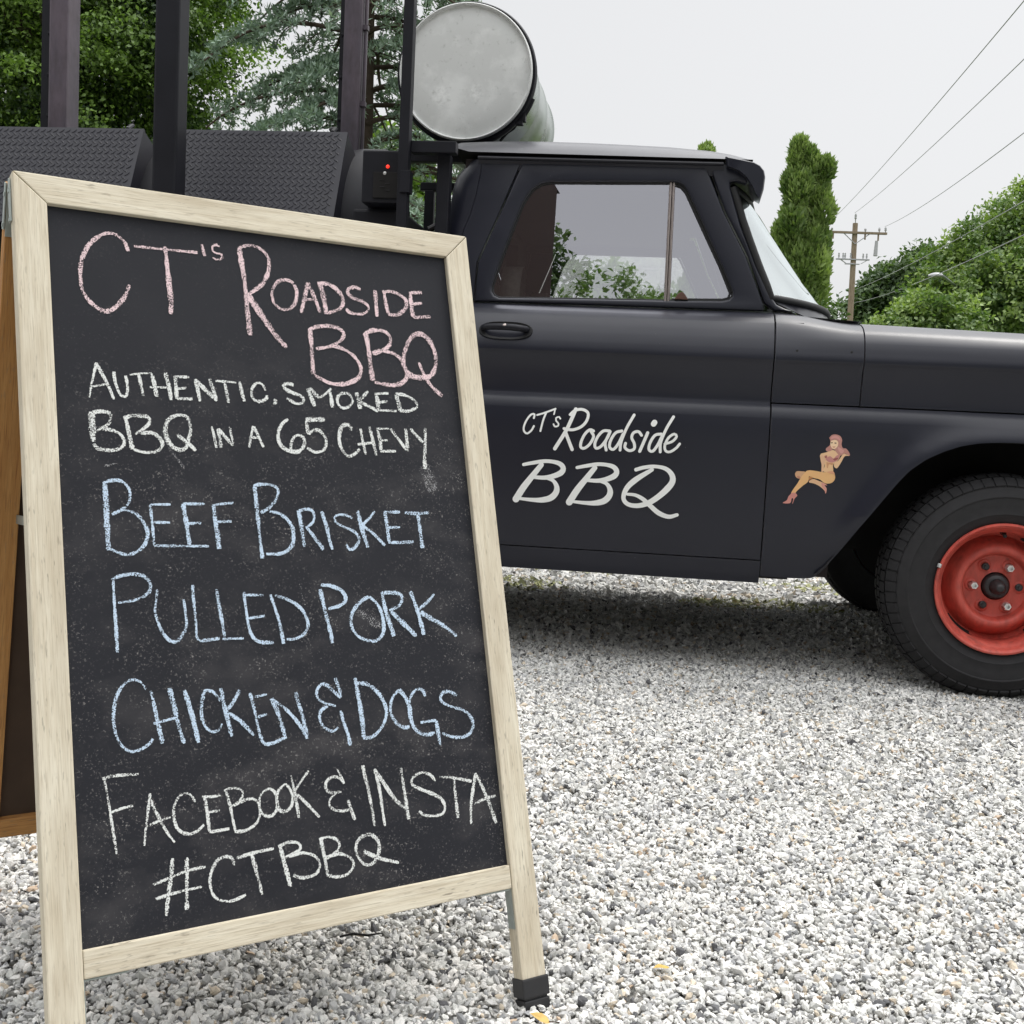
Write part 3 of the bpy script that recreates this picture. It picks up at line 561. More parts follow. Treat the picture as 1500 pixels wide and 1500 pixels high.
# inner rubber channel round the opening
rr = [tuple(Vector((a, wgreen(b) + .017, b))) for a, b in hole]
m = MB(); m.tube(rr + [rr[0]], .006, 8, caps=False); m.build('window_seal', M['rubber'], door, smooth=60)
def pane(name, poly, mat, parent, off=.02):
    return MB().add([(a, wgreen(b) + off, b) for a, b in poly], [tuple(range(len(poly)))]).build(name, mat, parent)
bar_t, bar_b = tg(985.5, 266), tg(977, 441)
hl = [p for p in hole]
main = [tg(*p) for p in [(718, 420), (719, 431), (728, 438), (790, 439), (880, 440.5), (977, 442), (985, 264), (900, 264), (805, 263.5), (790, 266), (776, 276), (762, 300)]]
vent = [tg(*p) for p in [(979, 442), (1060, 443), (1070, 440), (1075, 433), (1058, 388), (1028, 321), (1008, 278), (1000, 268), (986.5, 264)]]
pane('window_pane', main, M['glass'], door); pane('vent_window', vent, M['glass'], door, .0185)
m = MB()
for da, w_ in ((-.006, .005), (.004, .005)):
    m.tube([(bar_t[0] + da, wgreen(bar_t[1]) + .015, bar_t[1]), (bar_b[0] + da, wgreen(bar_b[1]) + .015, bar_b[1])], w_, 8)
m.build('window_bar', M['chrome'], door, smooth=60)
vf = [tg(*p) for p in [(984, 438), (1058, 438.5), (1067, 436), (1070, 428), (1055, 390), (1025, 325), (1005, 281), (998, 273), (990, 270)]]
m = MB(); m.tube([(a, wgreen(b) + .016, b) for a, b in vf], .0045, 8); m.build('vent_frame', M['rubber'], door, smooth=60)
m = MB(); q = tg(997, 433); m.prism([(q[0] - .02, q[1] - .012), (q[0] + .026, q[1] - .012), (q[0] + .014, q[1] + .006), (q[0] + .004, q[1] + .014), (q[0] - .008, q[1] + .008)], wgreen(q[1]) + .004, wgreen(q[1]) + .016).build('vent_latch', M['latch'], door, bevel=.003)
# door handle: a shallow dark cup with a pull bar
ha, hb = tl(706, 482, .0), tl(774, 484, .0); hc = ((ha[0] + hb[0]) / 2, (ha[1] + hb[1]) / 2 - .001); hw, hh = (hb[0] - ha[0]) / 2 + .012, .030
V = []; F = []; n = 40; rings = [(1.0, -.0015), (.97, -.006), (.9, -.003), (.75, .0005), (.3, .001)]
for r, d in rings:
    for k in range(n):
        a = 2 * math.pi * k / n; x = hc[0] + hw * r * math.copysign(abs(math.cos(a)) ** .75, math.cos(a)); z = hc[1] + hh * r * math.copysign(abs(math.sin(a)) ** .8, math.sin(a))
        V.append((x, wside(z) + d, z))
F = [(i * n + k, i * n + (k + 1) % n, (i + 1) * n + (k + 1) % n, (i + 1) * n + k) for i in range(len(rings) - 1) for k in range(n)] + [tuple((len(rings) - 1) * n + k for k in range(n))]
MB().add(V, F).build('handle_cup', M['rubber'], door, smooth=50)
m = MB(); y = wside(hc[1]); pts = [(hc[0] - hw * .82, y + .0, hc[1] + .006), (hc[0] - hw * .7, y - .022, hc[1] + .008), (hc[0], y - .03, hc[1] + .009), (hc[0] + hw * .62, y - .022, hc[1] + .006), (hc[0] + hw * .78, y - .0, hc[1] + .004)]
m.tube([tuple(p) for p in catmull(pts, .012)], .0105, 10); m.build('handle', M['black'], door, smooth=60)
m = MB(); m.lathe([(0, -.006), (.006, -.005), (.008, 0)], 14, 'y', (hc[0] + .0, y - .034, hc[1] + .012)); m.build('key_cylinder', M['chrome'], door, smooth=60)

# --- door lettering (white vinyl), traced strokes laid on the door skin
LET = '14:235,180 240,150 215,150 180,190 155,245 155,285 180,305 215,280 235,245|13:262,155 320,138 410,105|14:335,135 310,200 288,285|10:408,108 398,150|12:450,185 440,170 415,180 415,200 435,225 430,245 405,248 395,230|26:575,108 545,180 495,285 405,428|20:530,152 570,118 630,110 675,140 665,200 620,250 550,275 480,265|24:490,290 520,370 545,435|20:720,285 690,275 650,310 620,370 615,415 645,425 690,390 720,330 700,290|20:850,285 800,285 755,330 730,390 740,425 780,410 830,345 855,290|20:850,300 815,380 822,440|20:950,285 900,300 860,360 850,415 880,435 920,390 960,310|20:1050,155 990,260 945,370 935,440|20:1110,320 1085,290 1045,300 1030,340 1050,385 1050,430 1010,445 975,420 980,385|22:1160,300 1130,370 1095,450|38:1208,228 1216,216|20:1270,310 1220,320 1180,380 1170,435 1200,450 1240,400 1275,330|20:1370,170 1310,270 1265,380 1262,455|18:1300,390 1360,370 1395,330 1375,310 1330,340 1300,400 1305,445 1340,455 1390,425 1420,390'
BB = [((34, 40, 46, 48), '295,560 230,640 150,740 85,840'), ((22, 26, 26, 26, 34, 40, 34, 28, 24), '150,558 220,545 330,530 430,545 470,580 460,620 400,650 320,665 220,660'), ((22, 26, 40, 44, 40, 30, 24, 20), '330,665 390,690 418,740 410,790 365,832 290,848 200,845 110,835')]
QQ = [((26, 26, 24, 30, 40, 44, 40, 38, 34, 30, 30, 36, 40, 34, 26), '1065,600 1130,582 1220,574 1305,592 1355,640 1360,700 1305,770 1220,840 1150,878 1070,895 995,880 962,830 990,750 1065,680 1195,600'), ((20, 24, 30, 32, 34, 30, 24), '995,800 1060,808 1120,840 1180,895 1250,955 1330,985 1398,970')]
V, F, U = [], [], []; k = 0
def letter(pts, ws):
    global k
    k += 1; lift = .0016 + .00004 * k
    P = [np.array(tl(740 + x / 5.5556, 580 + y / 5.5556)) for x, y in pts]; C = catmull(P, .004); n = len(C)
    hw = [max(.0018, np.interp(i / (n - 1), np.linspace(0, 1, len(ws)), ws) / 5.5556 / 452 / 2 * 1.16) for i in range(n)]
    # rounded pen ends
    d0 = C[0] - C[1]; d0 /= np.linalg.norm(d0); d1 = C[-1] - C[-2]; d1 /= np.linalg.norm(d1); E0, E1, h0, h1 = [], [], [], []
    for t in (.98, .85, .6, .3): E0.append(C[0] + d0 * hw[0] * t); h0.append(hw[0] * math.sqrt(1 - t * t))
    for t in (.3, .6, .85, .98): E1.append(C[-1] + d1 * hw[-1] * t); h1.append(hw[-1] * math.sqrt(1 - t * t))
    ribbon(V, F, U, E0 + C + E1, h0 + hw + h1, lambda a, b: (a, wside(b) - lift, b))
for w, pts in strokes(LET): letter(pts, (w, w))
for off in ((0, 0), (435, 25)):
    for ws, pts in BB: letter([(float(p.split(',')[0]) + off[0], float(p.split(',')[1]) + off[1]) for p in pts.split()], ws)
for ws, pts in QQ: letter([tuple(map(float, p.split(','))) for p in pts.split()], ws)
MB().add(V, F).build('door_lettering', M['vinyl'], door)
door['label'] = 'door with white script lettering'
# --- pin-up sticker on the fender
DEC = [((.62, .36, .20), '305,800 340,755 420,755 500,770 480,850 400,890 330,865'), ((.50, .22, .14), '335,845 380,835 410,880 370,885'),
 ((.72, .45, .26), '565,930 640,895 740,930 840,970 880,1010 840,1010 885,1070 880,1150 868,1165 850,1110 760,1030 660,980 570,960'),
 ((.66, .30, .24), '790,960 850,975 900,1015 850,1010 888,1070 880,1150 866,1165 850,1100 800,1040'),
 ((.78, .46, .20), '520,745 580,735 700,750 800,768 900,770 1000,765 1030,800 1042,870 1020,930 970,970 900,980 840,965 760,905 660,880 590,850 560,850 555,920 520,970 450,1020 340,1120 310,1165 240,1170 260,1110 350,980 400,895 450,820'),
 ((.50, .22, .08), '560,860 590,848 640,872 610,890 560,910'),
 ((.78, .50, .27), '820,560 1015,575 1000,650 1000,765 900,772 820,750 850,650'), ((.60, .30, .15), '880,590 1000,600 990,640 930,630 905,700 890,690'),
 ((.80, .52, .30), '780,430 880,405 1000,365 1080,420 1125,470 1085,560 1000,600 900,590 800,540 760,480'),
 ((.74, .46, .28), '760,470 830,470 870,530 850,600 822,750 790,765 792,640 775,560'),
 ((.80, .52, .30), '1190,425 1300,470 1215,480 1150,590 1075,697 1020,665 1030,590 1095,560'),
 ((.50, .24, .20), '930,140 980,90 1050,80 1130,110 1165,180 1155,260 1180,330 1240,340 1300,420 1300,470 1220,430 1130,470 1080,430 1010,350 960,380 890,390 868,340 940,275 950,200'),
 ((.62, .30, .27), '975,120 1040,100 1110,130 1130,190 1090,170 1040,150 960,165'), ((.62, .32, .28), '1080,300 1150,340 1200,380 1160,430 1110,390'),
 ((.86, .62, .40), '960,195 1040,180 1090,215 1085,290 1030,345 975,325 950,265'),
 ((.05, .02, .02), '962,225 992,222 990,240 965,242'), ((.05, .02, .02), '1025,228 1062,232 1058,248 1028,245'), ((.45, .06, .05), '985,300 1015,305 1045,300 1015,320'),
 ((.55, .24, .22), '885,500 950,478 1010,520 1060,470 1118,455 1090,545 1000,592 920,582 870,540'), ((.30, .09, .08), '1000,530 1060,505 1100,520 1030,560'), ((.35, .12, .10), '845,470 890,465 880,515 850,505'),
 ((.70, .34, .20), '880,768 1000,752 1034,815 990,800 930,785'),
 ((.62, .26, .22), '250,1150 310,1150 350,1200 300,1260 268,1350 260,1348 278,1260 250,1250 218,1338 85,1335 160,1285 190,1215')]
V, F, cols = [], [], []; k = 0
dv = NT('printed_sticker'); dvc = dv.n('ShaderNodeVertexColor'); dvc.layer_name = 'ink'; dv.set(color=dvc.outputs[0], rough=.5)
mb_d = MB()
for col, txt in DEC:
    k += 1; pts = [tl(1140 + float(p.split(',')[0]) / 12.5, 630 + float(p.split(',')[1]) / 12.5) for p in txt.split()]
    C = catmull([np.array(p) for p in pts + [pts[0]]], .0025)[:-1]
    mb_d.add([(a, wside(b) - .0012 - .00005 * k, b) for a, b in C], [tuple(range(len(C)))]); cols += [col] * len(C)
me = bpy.data.meshes.new('fender_sticker'); me.from_pydata(mb_d.v, [], mb_d.f); ca = me.color_attributes.new('ink', 'FLOAT_COLOR', 'POINT')
for i, c in enumerate(cols): ca.data[i].color = (*c, 1)
me.materials.append(dv.m); sticker = bpy.data.objects.new('fender_sticker', me); sticker['label'] = 'sticker of a seated red-haired woman'

# --- front fender with wheel arch
ARCH = [(-.60, .338), (-.551, .343), (-.52, .375), (-.481, .432), (-.42, .525), (-.367, .601), (-.325, .66), (-.292, .701), (-.245, .739), (-.194, .766), (-.145, .785), (-.095, .796), (-.03, .802), (.04, .803)]
ARCH = ARCH + [(-a + .02, b) for a, b in ARCH[::-1] if -a + .02 > .045]
def arch(u): return lerp_table(ARCH, u)
def dist_arch(u, v):
    if not -.6 < u < .62: return 9
    return min(math.hypot(u - a, v - b) for a, b in ARCH_D)
ARCH_D = [(u, arch(u)) for u in lin(-.56, .58, 90)]
def flare(u, v):
    d = dist_arch(u, v); return -.024 * math.exp(-(d / .05) ** 2) * min(1, max(0, (v - .40) / .15))
us = lin(-.7168, -.56, 6)[:-1] + lin(-.56, .58, 92)[:-1] + lin(.58, FEND_F, 8)
mf = MB(); rows = side_grid(us, .337, .8905, lo=arch, flare=flare, n_extra=60); mf.grid(rows)
lip = [r[0] for r in rows]; mf.grid([lip, [(p[0], p[1] + .012, p[2] + .004) for p in lip], [(p[0], p[1] + .03, p[2] + .02) for p in lip]])
for border in (rows[0], rows[-1], [r[-1] for r in rows]): mf.grid([list(border), [(p[0], p[1] + .03, p[2]) for p in border]])
fender = mf.build('fender', M['paint'], truck, smooth=32, weld=2e-4)
link(sticker, fender)
# wheel well liner
mw = MB(); arc = [(u, arch(u) + .012) for u in lin(-.55, .57, 40)]
mw.grid([[(u, .02, v) for u, v in arc], [(u, .42, v) for u, v in arc]]); mw.build('wheel_well', M['dark'], fender, smooth=40)
# cowl side and bonnet side
def top_drop(u, v): return 0
def hood_drop(u, v): return max(0, (v - 1.06)) / .11 * (.001 + .026 * max(0, u + .42))
mcw = MB(); cw_rows = []
cw_vs = sorted({round(v, 4) for v in [p[0] for p in SIDE if p[0] > .8955] + lin(.8955, 1.197, 48)})
for u in lin(-.7168, -.448, 12):
    t = (u + .7175) / .27; t = t * t * (3 - 2 * t); r = []
    for v in cw_vs:
        vh = v if v < 1.05 else 1.05 + (v - 1.05) / .147 * .1205
        r.append((u, wside(v) * (1 - t) + whood(vh) * t, v * (1 - t) + (vh - hood_drop(u, vh)) * t if v > 1.05 else v))
    cw_rows.append(r)
HOODTOP = 1.170
rows = side_grid(lin(-.4435, FEND_F, 22), .8955, 1.1705, vtop_drop=hood_drop, prof=whood)
mh = shell(MB(), rows)
# bonnet top, crowned, from side to side (rear lip slightly raised)
top = []
for r in rows:
    p = r[-1]; u = p[0]; L = []
    for q in lin(0, 1, 14): L.append((u, p[1] + (TD - 2 * p[1]) * q, p[2] + .028 * (1 - abs(2 * q - 1) ** 2.5)))
    top.append(L)
mh.grid(top)
for e in (top[0], top[-1]): mh.grid([e, [(p[0], p[1], p[2] - .03) for p in e]])
bonnet = mh.build('bonnet', M['paint'], truck, smooth=28, weld=2e-4)
shell(mcw, cw_rows); cow_top = []
for r in cw_rows:
    p = r[-1]; cow_top.append([(p[0], p[1] + (TD - 2 * p[1]) * q, p[2] + .02 * (1 - abs(2 * q - 1) ** 2.5)) for q in lin(0, 1, 14)])
mcw.grid(cow_top); cowl = mcw.build('cowl', M['paint'], truck, smooth=28, weld=2e-4)
for px in (1168, 1248):
    m = MB(); a, b = tl(px, 513.5 if px < 1200 else 516); m.lathe([(0, -.001), (.0035, -.001), (.0038, .002)], 10, 'y', (a, wside(b), b)); m.build('trim_hole', M['rubber'], cowl)
# rocker and cab corner
rocker = shell(MB(), side_grid(lin(-1.86, -.7215, 10), .315, .388)).build('rocker_panel', M['paint'], truck, smooth=28, weld=2e-4)
corner = shell(MB(), side_grid(lin(-1.86, DOOR_R - .005, 6), .392, 1.197)).build('cab_corner', M['paint'], truck, smooth=28, weld=2e-4)
# --- cab rear quarter (beside the window) with its rounded corner
qp = [tg(706, 233), tg(763.5, 236.5), tg(736, 300), tg(698, 384), (DOOR_R, 1.195), tg(655, 440)]
E = [tg(707, 233), tg(704, 250), tg(697, 285), tg(688, 315), tg(679.5, 334), tg(666, 380), tg(650, 430)]
qp = [tg(763.5, 236.5), tg(736, 300), tg(698, 384), (DOOR_R, 1.192), (E[-1][0], 1.192)] + E[::-1][1:]
quarter = plate('cab_quarter', qp, [], M['paint'], truck, .03, .004, .001)
S = [(690, 239), (684, 243), (670, 258), (664, 279), (659, 308), (651, 350), (640, 415)]
rows = []
for (a, b), (sx_, sy_) in zip(E, S):
    w0 = wgreen(b) + .0015; s = tl(sx_, sy_, w0 + .07); L = []
    for t in lin(0, 1, 10):
        an = t * math.pi / 2; L.append((a + (s[0] - a) * math.sin(an), w0 + .075 * (1 - math.cos(an)), b + (s[1] - b) * math.sin(an)))
    L.append((L[-1][0] - .005, w0 + .85, L[-1][2] + .01)); rows.append(L)
cornerp = MB().grid(rows).build('cab_back', M['paint'], truck, smooth=50)
# --- front pillar
pl = [tg(*p) for p in [(1037, 236), (1090, 240), (1099, 256), (1094, 268), (1080, 265), (1070, 267), (1070, 275), (1074, 290), (1085, 330), (1108, 390), (1127, 430), (1138, 446), (1148, 451)]] + [(-.66, 1.192), (-.7175, 1.192)] + [tg(*p) for p in [(1119.5, 443), (1095, 374), (1063, 310)]]
pillar = plate('front_pillar', pl, [], M['paint'], truck, .05, .008, .002)
# --- windscreen
WT = [(1074, 274), (1080, 292), (1088, 320), (1099, 352), (1112, 388), (1124, 418), (1130, 436)]
rows = []; nrow = len(WT)
for i, p in enumerate(WT):
    a, b = tg(*p); t = i / (nrow - 1); B = .10 + .16 * t; w0 = wgreen(b) + .012; L = []
    for q in [0, .02, .05, .09, .14, .2, .28, .38, .5, .65, .82, 1]:
        L.append((a + B * (1 - (1 - q) ** 3), w0 + q * (TD / 2 - w0), b))
    L += [(p_[0], TD - p_[1], p_[2]) for p_ in L[::-1][1:]]; rows.append(L)
shield = MB().grid(rows).build('windscreen', M['shield'], truck, smooth=60)
m = MB()
edge = [r[0] for r in rows]; ring = [tuple(p) for p in edge] + list(rows[-1][1:]) + [r[-1] for r in rows[::-1]][1:] + list(rows[0][::-1][1:])
m.tube(ring, .0125, 10, caps=False); m.build('windscreen_seal', M['rubber'], shield, smooth=60)
# base panel between the glass and the cowl
bl = rows[-1]; fl = [(max(p[0] + .03, -.62), p[1], 1.178) for p in bl]
MB().grid([[(p[0], p[1], p[2] - .008) for p in bl], fl, [(-.44, p[1], 1.168) for p in bl]]).build('wiper_panel', M['paint'], truck, smooth=40)
# --- roof with overhanging front brow
us_px = [665, 672, 690, 720, 760, 800, 860, 920, 980, 1040, 1070, 1088, 1102]
TOPY = {665: 216, 672: 213.5, 690: 212, 720: 211, 760: 210.5, 800: 211, 860: 213, 920: 216, 980: 219.5, 1040: 225.5, 1070: 231, 1088: 236, 1102: 240}
rows = []
for px in us_px:
    dr = 228 if px > 690 else 222 + (px - 665) * .24
    dr = 226 + (px - 690) * .029 if px >= 690 else 219 + (px - 665) * .28
    a, b = tl(px, dr, .19); at_, bt = tl(px, TOPY[px], .27); h = bt - b; L = []
    for q in [0, .012, .03, .055, .09, .14, .2, .3, .4, .5]:
        z = b + h * (1 - (1 - min(1, q / .09)) ** 2.4) + .03 * (1 - (1 - 2 * q) ** 2) * (q > .05)
        L.append((a, .150 + q * (TD - .30), z))
    L += [(p[0], TD - p[1], p[2]) for p in L[::-1][1:]]; rows.append(L)
mr_ = MB().grid(rows); und = [[(p[0], p[1] + (.0 if p[1] < TD / 2 else 0), rows[i][0][2] - .002) for p in r] for i, r in enumerate(rows)]
mr_.grid([rows[0], und[0]]); mr_.grid([rows[-1], und[-1]])
roof = mr_.build('roof', M['paint'], truck, smooth=40, weld=1e-4)
MB().grid(und, True).build('roof_underside', M['dark'], roof)
gut = [tl(px, 231 + (px - 700) * .0265, .145) for px in range(700, 1075, 15)]
m = MB()
for k_, (dz, w_) in enumerate(((0, .006),)): m.tube([(a, .147, b + dz) for a, b in gut], w_, 8)
m.build('drip_rail', M['black'], roof, smooth=60)
# cant rail closing the gap under the gutter
MB().grid([[(a, .154, b + .01) for a, b in gut], [(a, wgreen(b) + .006, b - .034) for a, b in gut]]).build('cant_rail', M['paint'], roof)
vz = [tl(*p, .17) for p in [(1062, 231.5), (1088, 236.5), (1104, 240), (1113, 245), (1119, 253), (1120.5, 262), (1118, 280), (1112.5, 297), (1107, 290), (1101, 276), (1092, 262), (1080, 252), (1064, 246)]]
m = MB(); n = len(vz); rows = []
for w_, inset in [(.135, .012), (.140, .004), (.153, 0), (.19, 0), (.25, 0), (.33, 0), (.45, 0), (.65, 0), (.95, 0), (1.25, 0), (1.45, 0), (1.57, 0), (1.65, 0), (1.71, 0), (1.747, 0), (1.76, .004), (1.765, .012)]:
    ca_ = sum(p[0] for p in vz) / n; cb_ = sum(p[1] for p in vz) / n
    q_ = max(0., 1 - abs(w_ - TD / 2) / (TD / 2 - .19)); q_ = min(1, q_)
    rows.append([(p[0] + (ca_ - p[0]) * max(0, inset) * 9 + .0 * (1 - (1 - q_) ** 3), w_, vz[0][1] - (vz[0][1] - p[1] - (cb_ - p[1]) * max(0, inset) * 9) * (1 - .55 * min(1, q_ * 2.2))) for p in vz] + [None])
    rows[-1][-1] = rows[-1][0]
m.grid(rows); m.add([r for r in rows[0][:-1]], [tuple(range(n))]); m.add([r for r in rows[-1][:-1]], [tuple(range(n))])
m.build('sun_visor', M['paint'], roof, smooth=45, weld=1e-5)
# --- far side
for o in (door, fender, rocker, corner, quarter, pillar, cowl, cornerp):
    c = mirrored(o)
    for ch in [x for x in bpy.data.objects if x.parent == o and x.name.split('.')[0] in ('window_frame', 'window_bar', 'wheel_well', 'vent_frame')]:
        d = ch.copy(); sc.collection.objects.link(d); d.parent = c
    if o is door: del c['label']
    for ch in [x for x in bpy.data.objects if x.parent == o and x.name.split('.')[0] in ('window_pane', 'vent_window')]:
        d = ch.copy(); sc.collection.objects.link(d); d.parent = c
# --- inside the cab
hl_ = MB().box(-1.762, -.99, .19, TD - .19, 1.605, 1.668); hl_.box(-1.74, -.99, .20, .24, 1.575, 1.64); hl_.box(-1.74, -.99, TD - .24, TD - .20, 1.575, 1.64); hl_.build('headliner', M['interior'], truck)
m = MB().box(-1.84, -.50, .10, TD - .10, .34, .40); m.box(-1.86, -1.83, .12, TD - .12, .42, 1.22)
m.box(-.72, -.56, .14, TD - .14, .46, .86); m.build('cab_floor', M['interior'], truck)
MB().box(-.80, -.66, .16, TD - .16, .86, 1.165).build('dashboard', M['interior'], truck, bevel=.03, seg=3)
bk = MB()
bk.box(-1.76, -1.73, .22, TD - .22, 1.15, 1.33); bk.box(-1.755, -1.725, .22, .55, 1.33, 1.60); bk.box(-1.755, -1.725, TD - .55, TD - .22, 1.33, 1.60); bk.box(-1.75, -1.725, .55, TD - .55, 1.56, 1.60); bk.build('back_wall', M['interior'], truck)
m = MB(); MB().box(-1.70, -1.20, .2, TD - .2, .62, .80).build('seat', M['seat'], truck, bevel=.04, seg=3)
MB().box(-1.79, -1.63, .2, TD - .2, .78, 1.17).build('seat_back', M['seat'], truck, bevel=.05, seg=3)
for w_ in (.52, TD - .52):
    V = []; 
    for y_, k_ in ((-.04, .72), (-.035, .9), (0, 1), (.035, .9), (.04, .72)):
        V.append([(-1.63 + y_ * .9 + (.03 * (z_ - 1.15)), w_ + .12 * k_ * x_, z_) for x_, z_ in [(-1, 1.14), (-1, 1.24), (-.92, 1.30), (-.6, 1.345), (0, 1.36), (.6, 1.345), (.92, 1.30), (1, 1.24), (1, 1.14)]])
    MB().grid(V).build('headrest', M['seat'], truck, smooth=60)
m = MB(); cs = Vector((-1.02, TD - .50, 1.10)); ax = Vector((-.82, 0, .57)).normalized(); e1 = Vector((0, 1, 0)); e2 = ax.cross(e1)
m.tube([cs + (e1 * math.cos(t) + e2 * math.sin(t)) * .205 for t in lin(0, 2 * math.pi, 40)], .012, 10, caps=False)
for t in (.2, math.pi - .2): m.tube([cs + ax * -.05, cs + (e1 * math.cos(t) + e2 * math.sin(t)) * .2], .009, 8)
m.tube([cs - ax * .04, cs - ax * .4], .025, 10); m.build('steering_wheel', M['rubber'], truck, smooth=60)
m = MB(); m.tube([(-.80, TD + .0, 1.17), (-.84, TD + .12, 1.24), (-.84, TD + .15, 1.26)], .008, 8); m.lathe([(0, -.02), (.05, -.015), (.075, 0), (.06, .02), (0, .03)], 24, 'x', (-.84, TD + .16, 1.30)); m.build('wing_mirror', M['chrome'], truck, smooth=50)
# rear window glass of the cab sits in its own frame
m = MB().box(-1.752, -1.748, .5, TD - .5, 1.33, 1.58); m.build('rear_window', M['glass'], truck)

# --- wheels
def make_wheel(name):
    w = bpy.data.objects.new(name, None); link(w, truck); w.empty_display_size = .1
    RT = .352
    prof = [(.196, .03), (.200, .012), (.215, .004), (.231, -.001), (.2335, -.0035), (.2365, -.0035), (.239, -.0025), (.262, -.006), (.284, -.006), (.2865, -.0085), (.2895, -.0085), (.292, -.006), (.312, .0), (.325, .008), (.333, .017), (.339, .027), (.345, .045), (RT - .003, .07), (RT, .11), (RT, .15), (RT - .003, .18), (.345, .2), (.335, .225), (.31, .24), (.26, .245), (.2, .22), (.19, .2)]
    m = MB().lathe(prof, 120)
    # raised side bands and tread blocks
    nb = 62
    for k_ in range(nb):
        a0 = 2 * math.pi * k_ / nb; a1 = a0 + 2 * math.pi / nb * .84
        for (r0, h0, r1, h1, tw) in ((.322, .0015, .346, .034, .0), (.3475, .046, .3555, .078, .02), (.3555, .088, .357, .118, -.02), (.357, .13, .3555, .165, .02), (.3555, .175, .348, .205, 0)):
            L = []
            for a in (a0 + tw, (a0 + a1) / 2 + tw, a1 + tw):
                L.append([(r * math.cos(a), h, r * math.sin(a)) for r, h in ((r0 - .006, h0 + .006), (r0 + .0015, h0 - .0015), ((r0 + r1) / 2 + .0018, (h0 + h1) / 2 - .001), (r1 + .0015, h1), (r1 - .008, h1 + .004))])
            m.grid(L)
            for sgn, row in ((1, L[0]), (-1, L[-1])):
                m.grid([row, [(p[0] * .975, p[1] + .003, p[2] * .975) for p in row]])
    tyre = m.build('tyre', M['tyre'], w, smooth=34)
    rp = [(0.196, 0.028), (0.2045, 0.006), (0.206, 0.0), (0.204, -0.005), (0.199, -0.006), (0.1935, -0.002), (0.19, 0.006), (0.1875, 0.018), (0.183, 0.024), (0.1775, 0.032), (0.1745, 0.046), (0.1735, 0.072), (0.172, 0.094), (0.168, 0.098), (0.16, 0.108), (0.15, 0.09), (0.14, 0.072), (0.1315, 0.06), (0.124, 0.055), (0.1165, 0.054), (0.11, 0.057), (0.105, 0.066), (0.1015, 0.078), (0.098, 0.086), (0.092, 0.089), (0.075, 0.089), (0.058, 0.087), (0.0475, 0.0855), (0.0445, 0.084), (0.043, 0.09), (0.042, 0.12)]
    rim = MB().lathe(rp, 96).build('rim', M['red'], w, smooth=38)
    # dents pressed between the nuts and a dark slot at four places
    for k_ in range(4):
        m = MB(); a0 = R(45 + 90 * k_ + 6)
        L = [[(r * math.cos(a), h, r * math.sin(a)) for r, h in ((.1742, .0735), (.1690, .0925), (.1655, .0945))] for a in lin(a0 - .27, a0 + .27, 14)]
        L2 = [[(p[0] * .997, p[1] - .0015, p[2] * .997) for p in r] for r in L]
        m.grid(L2); m.build('rim_slot', M['dark'], rim)
    for k_ in range(6):
        m = MB(); a = R(30 + 60 * k_); c = Vector((.0735 * math.cos(a + R(30)), 0, .0735 * math.sin(a + R(30))))
        m.lathe([(.021, .0895), (.019, .0855), (.013, .0840), (.011, .0865), (0, .087)], 20, 'y', (c.x, 0, c.z)); m.build('pressed_boss', M['red'], rim, smooth=50)
    MB().lathe([(.05, .12), (.165, .12), (.17, .13), (.17, .19), (.188, .20), (.188, .205), (0, .205)], 48).build('brake_drum', M['dark'], w, smooth=40)
    hub = MB().lathe([(.0415, .095), (.039, .072), (.034, .066), (.025, .064), (.0235, .048), (.022, .040), (.017, .034), (.014, .024), (.008, .019), (0, .019)], 40).build('hub', M['hub'], w, smooth=40)
    for k_ in range(6):
        a = R(60 * k_); c = (.070 * math.cos(a), 0, .070 * math.sin(a)); silver = k_ % 2 == 1
        m = MB()
        if silver:
            m.lathe([(.0125, .086), (.0125, .058), (.0105, .055), (.0075, .055)], 6, 'y', c); m.lathe([(.0075, .055), (.0072, .064), (0, .064)], 14, 'y', c)
        else:
            m.lathe([(.0115, .086), (.0115, .074), (.009, .072), (.0055, .072), (.0052, .066), (0, .066)], 10, 'y', c)
        m.build('lug_nut', M['nut'] if silver else M['hub'], w, smooth=30)
    m = MB(); a = R(88); m.tube([(.176 * math.cos(a), .07, .176 * math.sin(a)), (.163 * math.cos(a), .040, .163 * math.sin(a))], .006, 10); m.lathe([(.009, .072), (.011, .066), (.009, .058)], 14, 'y', (.174 * math.cos(a), 0, .174 * math.sin(a))); m.build('valve', M['rubber'], w, smooth=50)
    m = MB(); a = R(162); L = [[(r * math.cos(t), h, r * math.sin(t)) for r, h in ((.200, -.0065), (.206, -.007), (.2095, -.002), (.207, .003))] for t in lin(a - .03, a + .03, 6)]; m.grid(L); m.build('balance_weight', M['nut'], w, smooth=50, solid=.003)
    return w
wheel = make_wheel('front_wheel'); wheel.location = (.018, .0, .3485)
def copy_wheel(name, loc, rz, spin):
    c = wheel.copy(); c.name = name; sc.collection.objects.link(c); c.parent = truck; c.location = loc; c.rotation_euler = (0, spin, rz)
    for ch in [x for x in bpy.data.objects if x.parent == wheel]:
        d = ch.copy(); sc.collection.objects.link(d); d.parent = c
        for g_ in [x for x in bpy.data.objects if x.parent == ch]: e = g_.copy(); sc.collection.objects.link(e); e.parent = d
copy_wheel('front_wheel', (.018, TD, .3485), math.pi, .5)
copy_wheel('rear_wheel', (-2.92, .06, .3485), 0, 1.1); copy_wheel('rear_wheel', (-2.92, TD - .06, .3485), math.pi, .2)
